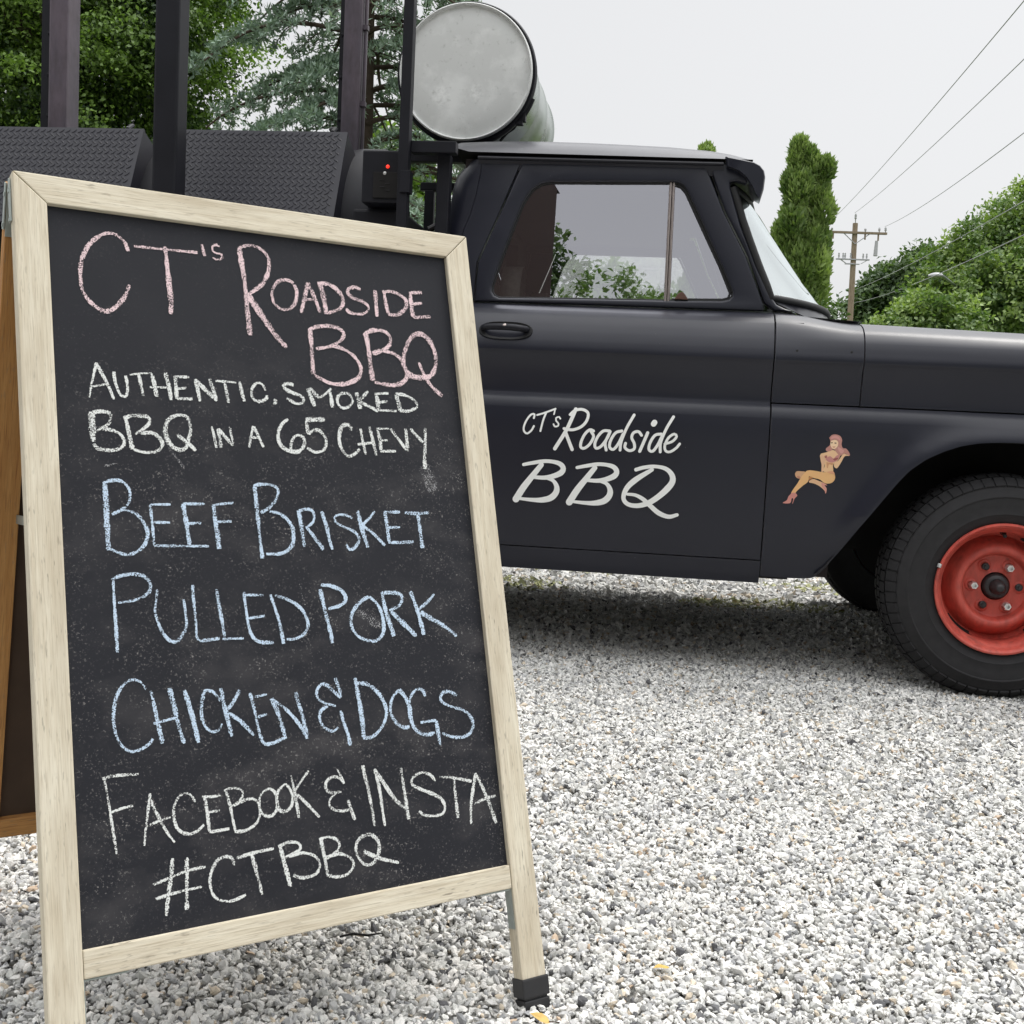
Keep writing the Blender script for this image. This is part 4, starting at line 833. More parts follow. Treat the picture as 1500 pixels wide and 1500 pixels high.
# --- chassis, engine bay floor, load bed
m = MB().box(-4.2, .8, .52, .62, .40, .54); m.box(-4.2, .8, TD - .62, TD - .52, .40, .54); m.tube([(0, .2, .35), (0, TD - .2, .35)], .045, 12); m.tube([(-2.92, .2, .36), (-2.92, TD - .2, .36)], .05, 12)
m.box(-.5, .7, .42, TD - .42, .5, .9); m.tube([(-2.9, .95, .38), (-.6, .95, .45)], .035, 10); m.build('chassis', M['dark'], truck)
m = MB().box(-.62, -.56, .07, TD - .07, .36, 1.12); m.box(-.70, FEND_F - .05, .085, TD - .085, .80, 1.10); m.box(-1.85, -.63, .062, .10, .33, 1.15); m.box(-1.85, -.63, TD - .10, TD - .062, .33, 1.15); m.build('inner_body', M['dark'], truck)
MB().box(FEND_F - .03, FEND_F, .03, TD - .03, .45, 1.13).build('grille', M['black'], truck, bevel=.01)
m = MB()
m.box(-4.45, -1.93, .10, TD - .10, .70, .74)
m.box(-4.45, -1.93, .06, .10, .66, 1.12); m.box(-4.45, -1.93, TD - .10, TD - .06, .66, 1.12); m.box(-1.93, -1.90, .10, TD - .10, .70, 1.12); m.box(-4.48, -4.45, .10, TD - .10, .66, 1.12)
m.build('load_bed', M['paint'], truck, bevel=.006)
# ------------------------------------------------------------------ smoker in the load bed
smoker = thing('barbecue_smoker', 'black steel barbecue smoker with two tread-plate lids and tall stacks behind the cab', 'smoker', TORG + TRZ @ Vector((-3.2, .7, .74)), TYAW)
SO = Vector((-3.2, .7, .74))
class SB(MB):
    def build(s, *a, **k):
        s.v = [(p[0] - SO.x, p[1] - SO.y, p[2] - SO.z) for p in s.v]; return MB.build(s, *a, **k)
BC = (.735, 1.44); BR_ = .37
SB().lathe([(0, -4.5), (BR_ * .96, -4.5), (BR_, -4.48), (BR_, -2.16), (BR_ * .985, -2.145), (BR_ * .96, -2.14), (BR_ * .95, -2.15), (0, -2.15)], 72, 'x', (0, BC[0], BC[1])).build('barrel', M['black'], smoker, smooth=30)
m = SB()
for u in (-4.2, -2.5): m.box(u - .04, u + .04, BC[0] - .3, BC[0] - .22, .74, 1.2); m.box(u - .04, u + .04, BC[0] + .22, BC[0] + .3, .74, 1.2)
m.build('cradle', M['black'], smoker)
LT, LB = (.42, 1.806), (.255, 1.43)              # lid plane: (w, v) top and bottom
LD = Vector((0, LB[0] - LT[0], LB[1] - LT[1])).normalized(); LN = Vector((0, LD.z, -LD.y))
if LN.y > 0: LN = -LN
def lid(u0, u1):
    H = math.hypot(LB[0] - LT[0], LB[1] - LT[1]); O = Vector((0, LT[0], LT[1]))
    def P(u, s, d): return Vector((u, 0, 0)) + O + LD * s + LN * d
    m = SB()
    V = [P(u, s, d) for d in (0, -.012) for u, s in ((u0, 0), (u1, 0), (u1, H), (u0, H))]
    m.add(V, [(0, 1, 2, 3), (7, 6, 5, 4), (0, 4, 5, 1), (1, 5, 6, 2), (2, 6, 7, 3), (3, 7, 4, 0)])
    # cheek plates close the box back to the barrel
    for u in (u0 + .004, u1 - .004):
        m.add([P(u + e, s, d) for e in (-.003, .003) for s, d in ((.004, -.012), (H, -.012), (H, -.13), (.004, -.16))], [(0, 1, 2, 3), (7, 6, 5, 4), (0, 4, 5, 1), (1, 5, 6, 2), (2, 6, 7, 3), (3, 7, 4, 0)])
    # raised treads: rows of slanted lozenges, alternating direction
    pit = .0245; r = 0; s = .016
    while s < H - .012:
        u = u0 + .014 + (pit / 2 if r % 2 else 0); c = 0
        while u < u1 - .014:
            a = R(38) if (c + r) % 2 else R(-38)
            a = R(40) if r % 2 else R(-40)
            dx, ds = math.cos(a), math.sin(a); l, w_ = .0125, .0036
            q = [(-l, 0), (-l * .45, w_), (l * .45, w_), (l, 0), (l * .45, -w_), (-l * .45, -w_)]
            base = [P(u + x * dx - y * ds, s + x * ds + y * dx, .0002) for x, y in q]; tp = [P(u + (x * dx - y * ds) * .62, s + (x * ds + y * dx) * .62, .0022) for x, y in q]
            m.add(base + tp, [(6, 7, 8, 9, 10, 11)] + [(i, (i + 1) % 6, 6 + (i + 1) % 6, 6 + i) for i in range(6)])
            u += pit; c += 1
        s += pit * .62; r += 1
    o = m.build('lid', M['plate'], smoker)
    return o
l1 = lid(-4.25, -3.012); l2 = lid(-2.905, -2.240)
for l_, u in ((l1, -3.08), (l2, -2.30)):
    m = SB(); m.tube([(u, LT[0] + .01, LT[1] + .0), (u, LT[0] + .05, LT[1] + .022), (u - .03, LT[0] + .09, LT[1] + .03)], .008, 8); m.build('hinge', M['black'], l_)
for (u0, u1) in ((-3.492, -3.415), (-2.322, -2.252)):
    w0 = .60; m = SB(); m.box(u0, u1, w0, w0 + .10, 1.72, 3.4); st = m.build('smoke_stack', M['rust'], smoker, bevel=.008)
    fw_ = .040 if u0 < -3 else .018
    m = SB(); m.box(u0 - fw_, u0 - .001, w0 + .02, w0 + .08, 1.72, 3.4)
    for z_ in lin(1.9, 3.3, 9): m.lathe([(.0, -.006), (.006, -.005), (.007, 0)], 8, 'y', (u0 - .009, w0 + .02, z_))
    m.build('stack_flange', M['black'], st)
    if u0 < -3: continue
    m = SB(); m.tube([(u1 + .008, w0 + .03, 1.75), (u1 + .008, w0 + .03, 3.4)], .006, 8)
    for z_ in (1.95, 2.23, 2.8): m.box(u1, u1 + .018, w0 + .018, w0 + .042, z_, z_ + .018)
    m.build('draught_rod', M['rust'], st, smooth=60)
SB().box(-2.822, -2.736, .08, .166, .74, 3.2).build('corner_post', M['black'], smoker, bevel=.008)
m = SB(); m.box(-1.955, -1.922, .02, .028, .74, 3.0); m.box(-1.930, -1.922, .028, .065, .74, 3.0); m.box(-1.945, -1.912, .012, .06, 1.52, 1.59); m.build('angle_post', M['black'], smoker, bevel=.0015)
SB().box(-1.842, -1.798, .10, .145, .74, 1.662).build('short_post', M['black'], smoker, bevel=.003)
SB().box(-1.922, -1.772, .05, .095, 1.656, 1.694).build('cross_bar', M['black'], smoker, bevel=.003)
m = SB(); m.tube([(-1.97, .62, 1.50), (-1.86, .62, 1.56), (-1.80, .62, 1.58)], .012, 8); m.build('gas_pipe', M['hub'], smoker)
# heater control box on the barrel end
cb = SB().box(-2.095, -1.965, .10, .26, 1.50, 1.672).build('control_box', M['black'], smoker, bevel=.006)
m = SB().box(-2.055, -1.968, .094, .1, 1.515, 1.60); m.build('control_panel', M['dark'], cb, bevel=.002)
lamp = NT('red_pilot_lamp'); lamp.b.inputs['Base Color'].default_value = (.8, .03, .02, 1); lamp.b.inputs['Emission Color'].default_value = (1, .04, .02, 1); lamp.b.inputs['Emission Strength'].default_value = 1.2
a, b = tl(568, 244, .098); m = SB(); m.lathe([(0, -.006), (.004, -.005), (.0062, 0)], 14, 'y', (a, .098, b)); m.build('pilot_lamp', lamp.m, cb, smooth=60)
a, b = tl(564, 254, .098); m = SB(); m.lathe([(0, -.006), (.0055, -.005), (.007, 0)], 14, 'y', (a, .098, b)); m.build('push_button', M['nut'], cb, smooth=60)
m = SB()
for i in range(4): a, b = tl(556 + (i % 2) * 8, 264 + i * 5, .093); m.box(a, a + .016, .0915, .093, b, b + .0022)
m.build('panel_marks', M['hub'], cb)
SB().box(-2.14, -1.965, .16, .9, .90, 1.49).build('fire_box', M['black'], smoker, bevel=.01)
# rack carrying the drum behind the cab
m = SB()
for w_ in (.58, 1.12): m.box(-2.12, -1.50, w_, w_ + .04, 1.742, 1.775); m.box(-2.10, -2.06, w_, w_ + .04, .74, 1.742)
m.build('drum_rack', M['black'], smoker, bevel=.003)

# ------------------------------------------------------------------ steel drum lying across the rack
DW = .45; dc = tl(681.5, 104.5, DW); dr = .241
drum = thing('steel_drum', 'round steel drum lying on its side above the pickup cab, pale scuffed lid facing out', 'drum', TORG + TRZ @ Vector((dc[0], DW, dc[1])), TYAW)
D0 = (0, 0, 0); L_ = .86
def wob(r): return r
MB().lathe([(dr * .955, .03), (dr * .965, .06), (dr * .965, .27), (dr * .985, .285), (dr * .985, .30), (dr * .965, .315), (dr * .965, .55), (dr * .985, .565), (dr * .985, .58), (dr * .965, .595), (dr * .965, L_ - .02), (dr * .99, L_ - .012), (dr * .99, L_), (dr * .95, L_), (dr * .94, L_ - .02), (0, L_ - .02)], 96).build('drum_body', M['drumside'], drum, smooth=40)
MB().lathe([(dr * .985, .028), (dr * .998, .018), (dr, .008), (dr * .995, .0), (dr * .982, -.003), (dr * .97, .0), (dr * .962, .010), (dr * .955, .0135), (dr * .93, .0135), (dr * .915, .0115), (dr * .6, .009), (0, .0075)], 96).build('drum_lid', M['drumlid'], drum, smooth=40)
MB().lathe([(dr * .985, .026), (dr * 1.035, .022), (dr * 1.055, .032), (dr * 1.05, .055), (dr * 1.03, .062), (dr * .98, .06)], 96).build('clamp_ring', M['black'], drum, smooth=40)
m = MB(); a = R(-38)
for da, o_ in ((-.03, .05), (.03, .05)): m.box(dr * 1.03 * math.cos(a + da) - .012, dr * 1.03 * math.cos(a + da) + .02, .03, .06, dr * 1.03 * math.sin(a + da) - .015, dr * 1.03 * math.sin(a + da) + .015)
m.tube([(dr * 1.06 * math.cos(t), .045, dr * 1.06 * math.sin(t)) for t in lin(a - .02, a + .34, 10)], .008, 8); m.build('clamp_lever', M['black'], drum, smooth=50)
m = MB(); m.tube([tuple(p) for p in catmull([(dr * 1.02 * math.cos(a), .06, dr * 1.02 * math.sin(a)), (dr * .98 * math.cos(a - .1), .09, dr * 1.05 * math.sin(a - .1)), (dr * .9 * math.cos(a - .15), .1, dr * 1.12 * math.sin(a - .1)), (dr * .9 * math.cos(a - .3), .09, dr * 1.2 * math.sin(a - .2))], .01)], .005, 8); m.build('clamp_cord', M['black'], drum, smooth=60)
# ------------------------------------------------------------------ trees, shrubs
NR = np.random.default_rng(11)
def unit(a): return a / (np.linalg.norm(a, axis=-1, keepdims=True) + 1e-9)
def leaf_mesh(name, P, D, Nn, length, width, mat, parent, tone=None, fold=.18):
    # P leaf base points, D leaf directions, Nn leaf normals
    n = len(P); D = unit(D); S = unit(np.cross(D, Nn)); Nn = np.cross(S, D)
    L = (length * NR.uniform(.7, 1.3, n))[:, None]; Wd = (width * NR.uniform(.7, 1.3, n))[:, None]
    V = np.stack([P, P + D * L * .45 + S * Wd * .5 + Nn * Wd * fold, P + D * L, P + D * L * .45 - S * Wd * .5 + Nn * Wd * fold], 1).reshape(-1, 3)
    i0 = (np.arange(n) * 4)[:, None]; F = np.concatenate([i0 + np.array([[0, 1, 2]]), i0 + np.array([[0, 2, 3]])], 0)
    me = bpy.data.meshes.new(name); me.vertices.add(len(V)); me.vertices.foreach_set('co', V.astype('f').ravel())
    me.loops.add(len(F) * 3); me.loops.foreach_set('vertex_index', F.astype('i').ravel())
    me.polygons.add(len(F)); me.polygons.foreach_set('loop_start', np.arange(0, len(F) * 3, 3, dtype='i')); me.update(calc_edges=True)
    t = NR.random(n) if tone is None else np.clip(tone + NR.normal(0, .18, n), 0, 1)
    C = np.repeat(np.stack([t, t, t, np.ones(n)], 1), 4, 0); ca = me.color_attributes.new('leaf', 'FLOAT_COLOR', 'POINT'); ca.data.foreach_set('color', C.astype('f').ravel())
    me.materials.append(mat); return link(bpy.data.objects.new(name, me), parent)
def limb_tubes(mb, p, d, length, r, depth):
    d = Vector(d).normalized(); pts = [Vector(p)]; n = 5
    for i in range(n):
        d = (d + Vector((rng.uniform(-.18, .18), rng.uniform(-.18, .18), rng.uniform(-.06, .16)))).normalized(); pts.append(pts[-1] + d * length / n)
    mb.tube(pts, [r * (1 - .55 * i / n) for i in range(n + 1)], 7, caps=False)
    if depth:
        for k in range(3):
            i = rng.choice([2, 3, 4, 5]); a = rng.uniform(0, 6.28); e = (d + Vector((math.cos(a), math.sin(a), rng.uniform(-.1, .5))) * .9).normalized()
            limb_tubes(mb, pts[i], e, length * rng.uniform(.5, .75), r * .45, depth - 1)
def leafy_tree(name, label, cat, base, trunk_h, trunk_r, lobes, clumps, per, clump_r, leaf, mat, group=None, limbs=6, shell=.45, limb_len=None):
    # lobes: list of (centre, radii) in metres above the base point
    root = thing(name, label, cat, base, 0, group); B = np.array(base)
    tr = MB(); top = Vector((0, 0, trunk_h)); tr.tube([(0, 0, -.1), (0, 0, .25), (rng.uniform(-.08, .08), 0, trunk_h * .6), top], [trunk_r * 1.5, trunk_r, trunk_r * .8, trunk_r * .6], 10)
    for (c, r) in lobes:
        for k in range(limbs):
            tgt = Vector(c) + Vector((rng.uniform(-.7, .7) * r[0], rng.uniform(-.7, .7) * r[1], rng.uniform(-.6, .35) * r[2])); st = Vector((0, 0, trunk_h * rng.uniform(.55, 1)))
            limb_tubes(tr, st, tgt - st, (tgt - st).length * .6, trunk_r * .42, 1)
    tr.build('trunk', M['bark'], root, smooth=60)
    vol = np.array([r[0] * r[1] * r[2] for c, r in lobes]); cnts = (clumps * vol / vol.sum()).astype(int) + 1; P = []; D = []; Nn = []; T = []
    for (c, r), k in zip(lobes, cnts):
        u = unit(NR.normal(0, 1, (k, 3))) * (NR.random((k, 1)) ** shell) * NR.uniform(.82, 1.18, (k, 1)); cc = np.array(c) + u * np.array(r)
        out = unit(u + np.array([0, 0, .35]))
        m = per; rr = clump_r * NR.uniform(.55, 1.35, (k, 1, 1)); flat = np.stack([np.ones((k, 1)), np.ones((k, 1)), NR.uniform(.3, .75, (k, 1))], 2)
        q = NR.normal(0, .5, (k, m, 3)) * rr * flat; q[:, :, 2] -= .5 * (q[:, :, 0] ** 2 + q[:, :, 1] ** 2) / clump_r; P.append((cc[:, None] + q).reshape(-1, 3))
        D.append((out[:, None] * .5 + NR.normal(0, .75, (k, m, 3)) + np.array([0, 0, -.35])).reshape(-1, 3))
        Nn.append((out[:, None] * .9 + np.array([0, 0, .6]) + NR.normal(0, .55, (k, m, 3))).reshape(-1, 3)); T.append(np.repeat(NR.random(k), m))
    leaf_mesh('crown', np.concatenate(P), np.concatenate(D), np.concatenate(Nn), leaf, leaf * .66, mat, root, np.concatenate(T)); return root
def place(px, Y): p = at(px, 620, Y); return (p.x, Y, -.02)
def lob(base, px, py, Y, rx, ry, rz):
    p = at(px, py, Y); s = Y / FOC; return ((p.x - base[0], p.y - base[1], p.z - base[2]), (rx * s, ry * s, rz * s))
L1 = leaf_mat('dark_maple_leaf', (.022, .055, .014), (.22, .36, .06)); L2 = leaf_mat('bright_maple_leaf', (.08, .16, .025), (.22, .34, .06), .45)
L3 = leaf_mat('light_green_leaf', (.10, .18, .05), (.34, .45, .14), .42); L4 = leaf_mat('deep_green_leaf', (.045, .085, .03), (.13, .20, .075))
L5 = leaf_mat('thuja_leaf', (.11, .19, .05), (.38, .50, .16), .3); L6 = leaf_mat('blue_cedar_needle', (.13, .20, .15), (.40, .52, .42), .2)
b = place(70, 11)
leafy_tree('maple_tree', 'tall dark green leafy tree behind the left smoker lid', 'tree', b, 2.6, .16,
           [lob(b, 40, -60, 11, 300, 280, 300), lob(b, 190, 90, 10.6, 170, 170, 150), lob(b, 60, 170, 10.4, 230, 170, 130), lob(b, 270, -60, 11, 100, 150, 150)], 900, 260, .27, .043, L1, limbs=4)
b = place(600, 12.5)
leafy_tree('maple_tree', 'bright green young maple between the smoker stack and the pickup cab', 'tree', b, 1.9, .07,
           [lob(b, 575, 235, 12.5, 75, 80, 60), lob(b, 610, 300, 12.3, 70, 80, 60), lob(b, 520, 300, 12.6, 80, 80, 60)], 150, 34, .28, .095, L2, limbs=3)
# blue cedar: drooping limbs with needle tufts
def cedar(base, height, lean=0):
    root = thing('cedar_tree', 'pale blue-green cedar with drooping needled branches beside the drum', 'tree', base)
    tr = MB(); tr.tube([(0, 0, -.1), (.02, 0, height * .5), (0, 0, height)], [.11, .075, .015], 10); P, D, Nn, T = [], [], [], []
    for k in range(92):
        h = 1.15 + (height - 1.35) * (k / 92) ** .95; ln = (2.05 - 1.35 * (h / height)) * rng.uniform(.65, 1.15); a = k * 2.4 + rng.uniform(-.4, .4)
        d = Vector((math.cos(a), math.sin(a) * .8, 0)); n = 10; pts = []
        for i in range(n + 1):
            t = i / n; pts.append(Vector((0, 0, h)) + d * ln * t + Vector((.05 * math.sin(5 * t + k), .05 * math.cos(4 * t + k), ln * (.30 * t - .55 * t * t))))
        tr.tube(pts, [.018 * (1 - .8 * i / n) + .003 for i in range(n + 1)], 6, caps=False)
        dens = 1 if rng.random() < .7 else .35
        for i in range(2, n + 1):
            for sgn in (-1, 1):
                if rng.random() > .85: continue
                t = i / n; side = (d.cross(Vector((0, 0, 1))) * sgn + d * rng.uniform(.3, 1)).normalized(); bl = ln * .33 * (1.1 - .6 * t) * rng.uniform(.6, 1.3); q0 = pts[i]; m = 7; br = [q0]
                for j in range(1, m + 1): s = j / m; br.append(q0 + side * bl * s + Vector((rng.uniform(-.01, .01), rng.uniform(-.01, .01), -.42 * bl * s * s)))
                tr.tube([br[0], br[3], br[-1]], [.006, .004, .002], 5, caps=False)
                for j in range(1, m + 1):
                    for _ in range(2):
                        if rng.random() > dens: continue
                        c = np.array(br[j]) + NR.normal(0, .015, 3); ax = unit(np.array(br[j] - br[j - 1])); tn = rng.random()
                        for z in range(6):
                            P.append(c); D.append(NR.normal(0, .7, 3) + ax * .35 + np.array([0, 0, .45])); Nn.append(NR.normal(0, .6, 3) + np.array([0, 0, .8])); T.append(tn * .7 + .2)
    tr.build('trunk', M['bark'], root, smooth=60)
    leaf_mesh('crown', np.array(P), np.array(D), np.array(Nn), .058, .017, L6, root, np.array(T), .1)
cedar(place(513, 9.4), 6.3)
# columnar arborvitae
def arborvitae(base, height, rad, label, n=15000):
    root = thing('arborvitae', label, 'tree', base, 0, 'columnar evergreens behind the pickup')
    MB().tube([(0, 0, -.1), (0, 0, height * .9)], [.09, .02], 8).build('trunk', M['bark'], root)
    lumps = []
    for k in range(85):
        h = height * (.04 + .93 * (k / 84)); tt = h / height; pr = rad * lerp_table([(0, .8), (.2, 1), (.6, 1), (.75, .86), (.88, .66), (.95, .46), (1, .3)], tt)
        a = rng.uniform(0, 6.28); rr = pr * rng.uniform(.2, .62); lr = pr * rng.uniform(.30, .52); lumps.append((rr * math.cos(a), rr * math.sin(a), h, lr))
    for k in range(14):            # a second, lower leader on one side
        tt = .55 + .36 * k / 13; lumps.append((rad * .5 + rng.uniform(-.05, .05), rng.uniform(-.1, .1), height * tt, rad * lerp_table([(.5, .42), (.8, .36), (.92, .2)], tt)))
    lumps = np.array(lumps); idx = NR.integers(0, len(lumps), n); u = unit(NR.normal(0, 1, (n, 3)) * (1, 1, .9)); c = lumps[idx, :3]; r = lumps[idx, 3:4]
    P = c + u * r * NR.uniform(.72, 1.06, (n, 1)) * np.array([1, 1, 1.6])
    inside = np.zeros(n, bool)
    for L in lumps: inside |= (np.linalg.norm((P - L[:3]) / np.array([1, 1, 1.6]), axis=1) < L[3] * .62)
    P, u, idx = P[~inside], u[~inside], idx[~inside]; n = len(P)
    D = u * .6 + np.array([0, 0, 1.0]) + NR.normal(0, .35, (n, 3)); tang = np.cross(u, np.array([0, 0, 1.])) + NR.normal(0, .7, (n, 3))
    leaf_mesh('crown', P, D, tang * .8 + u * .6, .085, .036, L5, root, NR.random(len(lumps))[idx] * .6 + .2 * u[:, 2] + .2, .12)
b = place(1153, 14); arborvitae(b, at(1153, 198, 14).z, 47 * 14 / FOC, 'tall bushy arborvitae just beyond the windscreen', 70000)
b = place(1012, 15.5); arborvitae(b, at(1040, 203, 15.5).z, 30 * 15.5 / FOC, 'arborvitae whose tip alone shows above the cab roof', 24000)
b = place(1305, 46)
leafy_tree('oak_tree', 'dark green rounded tree right behind the utility pole', 'tree', b, 2.2, .2, [lob(b, 1320, 425, 46, 52, 70, 55), lob(b, 1360, 405, 46, 40, 60, 45), lob(b, 1280, 440, 46, 30, 40, 38), lob(b, 1300, 470, 46, 60, 60, 45)], 420, 80, .62, .21, L4, limbs=2)
b = place(1450, 24)
leafy_tree('ash_tree', 'tall light green tree at the right edge above the bonnet', 'tree', b, 2.3, .2, [lob(b, 1505, 350, 24, 75, 90, 80), lob(b, 1425, 400, 24, 70, 80, 80), lob(b, 1495, 425, 23, 95, 90, 80), lob(b, 1385, 430, 24, 50, 60, 45), lob(b, 1500, 300, 24, 30, 40, 40), lob(b, 1580, 330, 24, 90, 90, 110)], 1000, 85, .32, .098, L3, limbs=2)
b = place(1345, 19)
leafy_tree('shrub', 'low light green shrub just above the bonnet edge', 'shrub', b, .7, .05, [lob(b, 1345, 462, 19, 52, 60, 42), lob(b, 1395, 475, 19, 55, 60, 40), lob(b, 1300, 478, 19, 34, 40, 26), lob(b, 1345, 540, 19, 90, 60, 70)], 260, 60, .20, .085, L3, limbs=2)
b = place(1205, 13)
leafy_tree('shrub', 'ragged dark shrub at the foot of the tall arborvitae', 'shrub', b, .5, .03, [lob(b, 1198, 462, 13, 34, 40, 24), lob(b, 1190, 520, 13, 60, 60, 60)], 90, 30, .16, .07, L4, limbs=2)
# seen only through and in the cab windows
b = place(880, 20)
leafy_tree('shrub', 'round bright green bush seen through the cab windows', 'shrub', b, 1.2, .06, [lob(b, 893, 425, 20, 36, 50, 42), lob(b, 960, 448, 20, 40, 50, 32), lob(b, 840, 455, 20, 45, 40, 22), lob(b, 900, 540, 20, 130, 60, 70)], 420, 40, .25, .12, L2, limbs=3)
b = place(1020, 22)
leafy_tree('shrub', 'sparse green bush seen through the vent window', 'shrub', b, 1.2, .06, [lob(b, 1000, 440, 22, 30, 40, 30), lob(b, 1040, 470, 22, 70, 40, 50)], 120, 30, .25, .12, L3, limbs=3)

# ------------------------------------------------------------------ utility pole, wires, lamp
PY = 40
pt = at(1253, 327, PY); pb = at(1245, 470, PY); ax_ = (pt - pb).normalized(); foot = pb + ax_ * ((-.05 - pb.z) / ax_.z)
pole = thing('utility_pole', 'brown wooden utility pole with crossarms in the gap right of the arborvitae', 'utility pole', foot)
H_ = (pt - foot).length; _x = (Vector((1, 0, 0)) - ax_ * ax_.x).normalized(); _y = ax_.cross(_x); rot = Matrix(((_x.x, _y.x, ax_.x, 0), (_x.y, _y.y, ax_.y, 0), (_x.z, _y.z, ax_.z, 0), (0, 0, 0, 1)))
def pp(x, y, z): return rot @ Vector((x, y, z))
def pm(build_fn, name, mat, smooth=50):
    m = MB(); build_fn(m); m.v = [tuple(rot @ Vector(p)) for p in m.v]; return m.build(name, mat, pole, smooth=smooth)
k_ = PY / FOC
pm(lambda m: m.tube([(0, 0, 0), (0, 0, H_)], [.12, .085], 14), 'shaft', M['pole'])
z1 = H_ - 14 * k_; z2 = H_ - 52 * k_; z3 = H_ - 58 * k_
def arm1(m): m.box(-38 * k_, 45 * k_, -.13, -.03, z1 - .035, z1 + .035)
pm(arm1, 'crossarm', M['pole'], 30)
def arm2(m): m.box(-26 * k_, 22 * k_, -.12, -.04, z2 - .02, z2 + .02); m.box(-13 * k_, 8 * k_, -.12, -.06, z3 - .03, z3)
pm(arm2, 'lower_arm', M['wire'], 30)
def braces(m):
    m.tube([(-18 * k_, -.08, z1), (0, -.1, z1 - 16 * k_)], .016, 6); m.tube([(22 * k_, -.08, z1), (0, -.1, z1 - 16 * k_)], .016, 6); m.tube([(-20 * k_, -.08, z2), (-11 * k_, -.08, z3), (0, -.1, z3)], .018, 6); m.tube([(20 * k_, -.08, z2), (10 * k_, -.08, z3)], .012, 6)
pm(braces, 'brace', M['wire'])
for x, z, h in [(-34, z1, .16), (14, z1, .16), (34, z1, .2), (43, z1, .22), (-1, H_, .3)]:
    pm(lambda m: m.lathe([(.015, z), (.02, z + h * .4), (.045, z + h * .5), (.03, z + h * .65), (.045, z + h * .75), (.02, z + h), (0, z + h)], 10, 'z', (x * k_, -.08, 0)), 'insulator', M['insulator'])
for x, h in [(-32, .22), (14, .22), (33, .24)]:
    pm(lambda m: m.tube([(x * k_, -.08, z1 - .04), (x * k_, -.08, z1 - h)], .03, 8), 'cutout', M['pole'])
for x in (-22, -16, -13, -5, 13, 18): pm(lambda m: m.lathe([(.04, z2 + .02), (.02, z2 + .05), (.035, z2 + .1), (.02, z2 + .16), (.03, z2 + .2), (0, z2 + .23)], 8, 'z', (x * k_, -.08, 0)), 'insulator', M['insulator'])
pm(lambda m: m.tube([(31 * k_, -.08, z1 - .25), (30 * k_, -.1, z1 - .75)], [.05, .07], 10), 'arrester', M['insulator'])
wl = [('highest overhead wire, running up to the top edge of the photo', (1215, 326), 41, (1492, -2), 13, .45), ('overhead wire running from the very top of the utility pole', (1252, 312), 40, (1500, 76), 14, .4), ('overhead wire running from the right end of the upper crossarm', (1296, 332), 40, (1500, 182), 15, .5),
      ('upper of the two low wires in front of the right trees', (1253, 424), 39.8, (1500, 285), 13.5, .35), ('lower of the two low wires in front of the right trees', (1253, 443), 39.8, (1500, 330), 13.5, .5)]
for lab, p0, y0, p1, y1, sag in wl:
    a, b2_ = at(*p0, y0), at(*p1, y1); e = b2_ + (b2_ - a) * .25; m = MB()
    m.tube([a + (e - a) * t + Vector((0, 0, -sag * 4 * t * (1 - t) * .35)) for t in lin(0, 1, 24)], .0062, 6)
    tag(m.build('overhead_wire', M['wire'], None, smooth=60), lab, 'wire', 'overhead wires')
LY = 21.5; hp = at(1368, 404, LY)
lampo = thing('street_lamp', 'pale street lamp head poking out of the light green trees', 'street lamp', (hp.x + .45, LY, -.02))
m = MB(); m.tube([(2.2, 4.2, 0), (2.2, 4.2, hp.z - .3)], .07, 10); m.tube([(2.2, 4.2, hp.z - .3), (1.9, 3.8, hp.z + .02), (.4, 1.3, hp.z + .05), (-.3, 0, hp.z + .03)], .025, 8); m.build('post', M['zinc'], lampo, smooth=60)
m = MB(); rows = []
for t in lin(0, 1, 10):
    r = .075 * math.sin(math.pi * (.12 + .83 * t)) ** .6; rows.append([(-.30 - .26 * t, r * math.cos(a) * 1.1, hp.z + .03 - .02 * t + r * math.sin(a) * (.8 if math.sin(a) > 0 else .45)) for a in lin(0, 2 * math.pi, 16)])
m.grid(rows).build('lamp_head', M['insulator'], lampo, smooth=60)
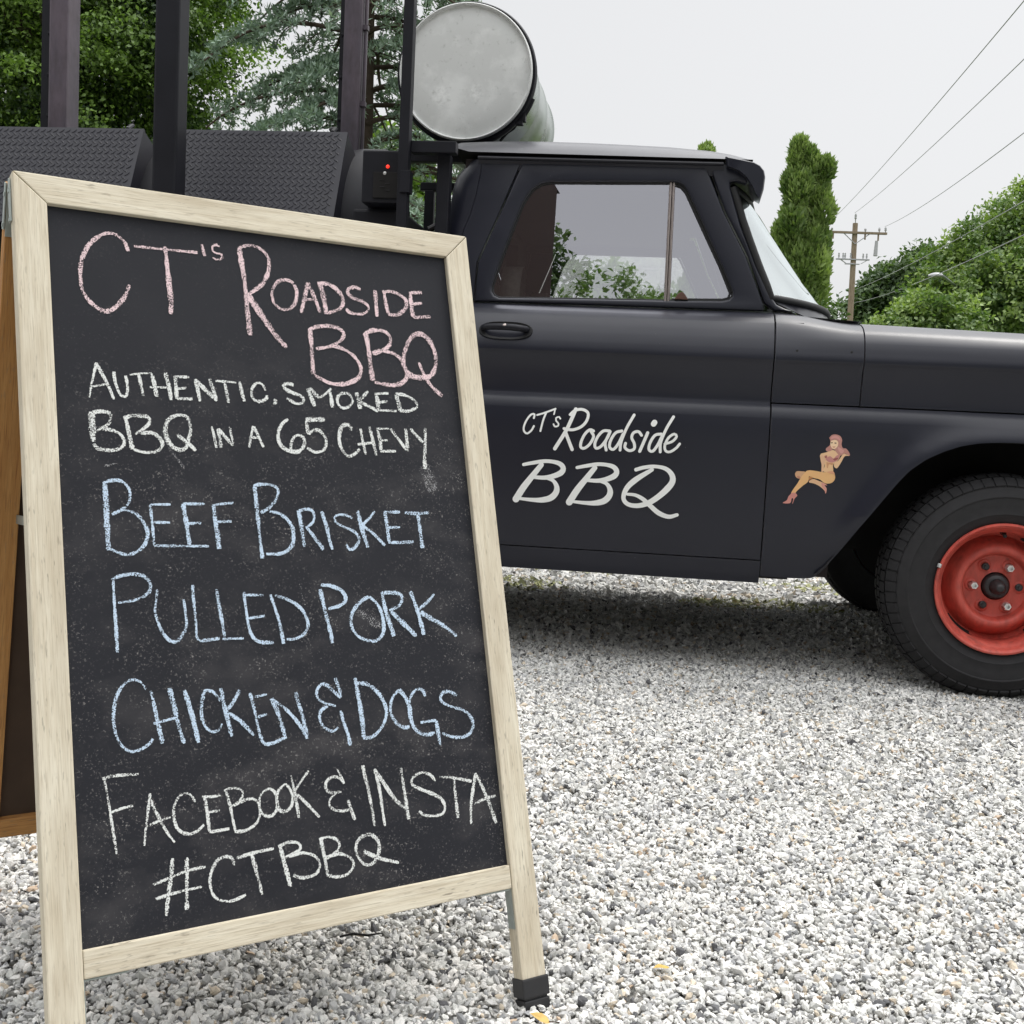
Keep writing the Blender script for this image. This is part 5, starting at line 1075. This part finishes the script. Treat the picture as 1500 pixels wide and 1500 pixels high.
# a dark timber shed and a young tree behind the viewer, mirrored in the cab window
shed = thing('wooden_shed', 'dark brown shed standing behind the viewer, mirrored in the cab window', 'shed', (-6.55, -6.5, -.02))
m = MB()
m.box(-3.7, 3.7, -2, 1.5, 0, 6.3)
for i in range(33): m.box(-3.7 + i * .225, -3.7 + i * .225 + .02, 1.5, 1.52, 0, 6.3)
m.build('wall', simple('dark_brown_boards', (.040, .024, .020), .85, 0, .2, .3, 6), shed)
MB().prism([(-4, 6.3), (3.7, 6.3), (0, 8)], -2.2, 1.7, 'xz').build('roof', M['dark'], shed)
for tx_, ty_, hh in ((-4.75, -13, 8.2), (-2.0, -14, 6.9), (2.6, -15, 6.0), (5.5, -14, 6.2), (9.5, -12, 6.8), (13, -8, 6.4), (15, -3, 6.2), (-13, -4, 6.5)):
    leafy_tree('viewer_side_tree', 'dark leafy tree in the row behind the viewer', 'tree', (tx_, ty_, -.02), 2.2, .12, [((0, 0, hh * .5), (2.3, 1.4, hh * .42)), ((-.7, 0, hh * .82), (1.0, .9, hh * .16)), ((1.2, .2, hh * .7), (1.1, .9, hh * .14))], 260, 50, .42, .15, L4, 'trees in the row behind the viewer', limbs=3)
# ------------------------------------------------------------------ fallen leaves and a twig on the gravel
def fallen(px, py, rz, size, col, lab):
    p = at(px, py, 1); d = ray(px, py); p = EYE + d * ((.014 - EYE.z) / d.z); o = thing('fallen_leaf', lab, 'leaf', p, rz, 'fallen leaves on the gravel')
    out = [(0, -.5), (.16, -.36), (.27, -.12), (.27, .12), (.18, .34), (.07, .5), (0, .62), (-.08, .48), (-.2, .3), (-.25, .06), (-.22, -.18), (-.12, -.38)]
    m = MB(); V = [(x * size, y * size, .25 * size * abs(x) + .06 * size * math.sin(y * 5)) for x, y in out] + [(0, 0, .001)]; m.add(V, [(i, (i + 1) % 12, 12) for i in range(12)])
    m.build('blade', simple('dry_leaf', col, .7, 0, .3, .3, 60), o); m = MB(); m.tube([(0, -.45 * size, .001), (.1 * size, -.95 * size, .004)], .0008, 6); m.build('stalk', M['bark'], o)
fallen(792, 1492, .9, .030, (.55, .38, .13), 'yellow fallen leaf on the gravel beside the chalkboard foot')
fallen(970, 1417, 1.9, .024, (.52, .36, .10), 'small curled yellow leaf on open gravel right of the chalkboard')
d = ray(527, 1372); p = EYE + d * ((.016 - EYE.z) / d.z)
m = MB(); m.tube([(-.03, 0, 0), (-.01, .003, .003), (.012, 0, .002), (.033, .004, .004)], [.0016, .002, .0018, .001], 7); tw = m.build('twig', M['dark'], None, smooth=60); tw.location = p; tw.rotation_euler = (0, 0, .1); tag(tw, 'thin dark twig lying on gravel under the chalkboard', 'twig')
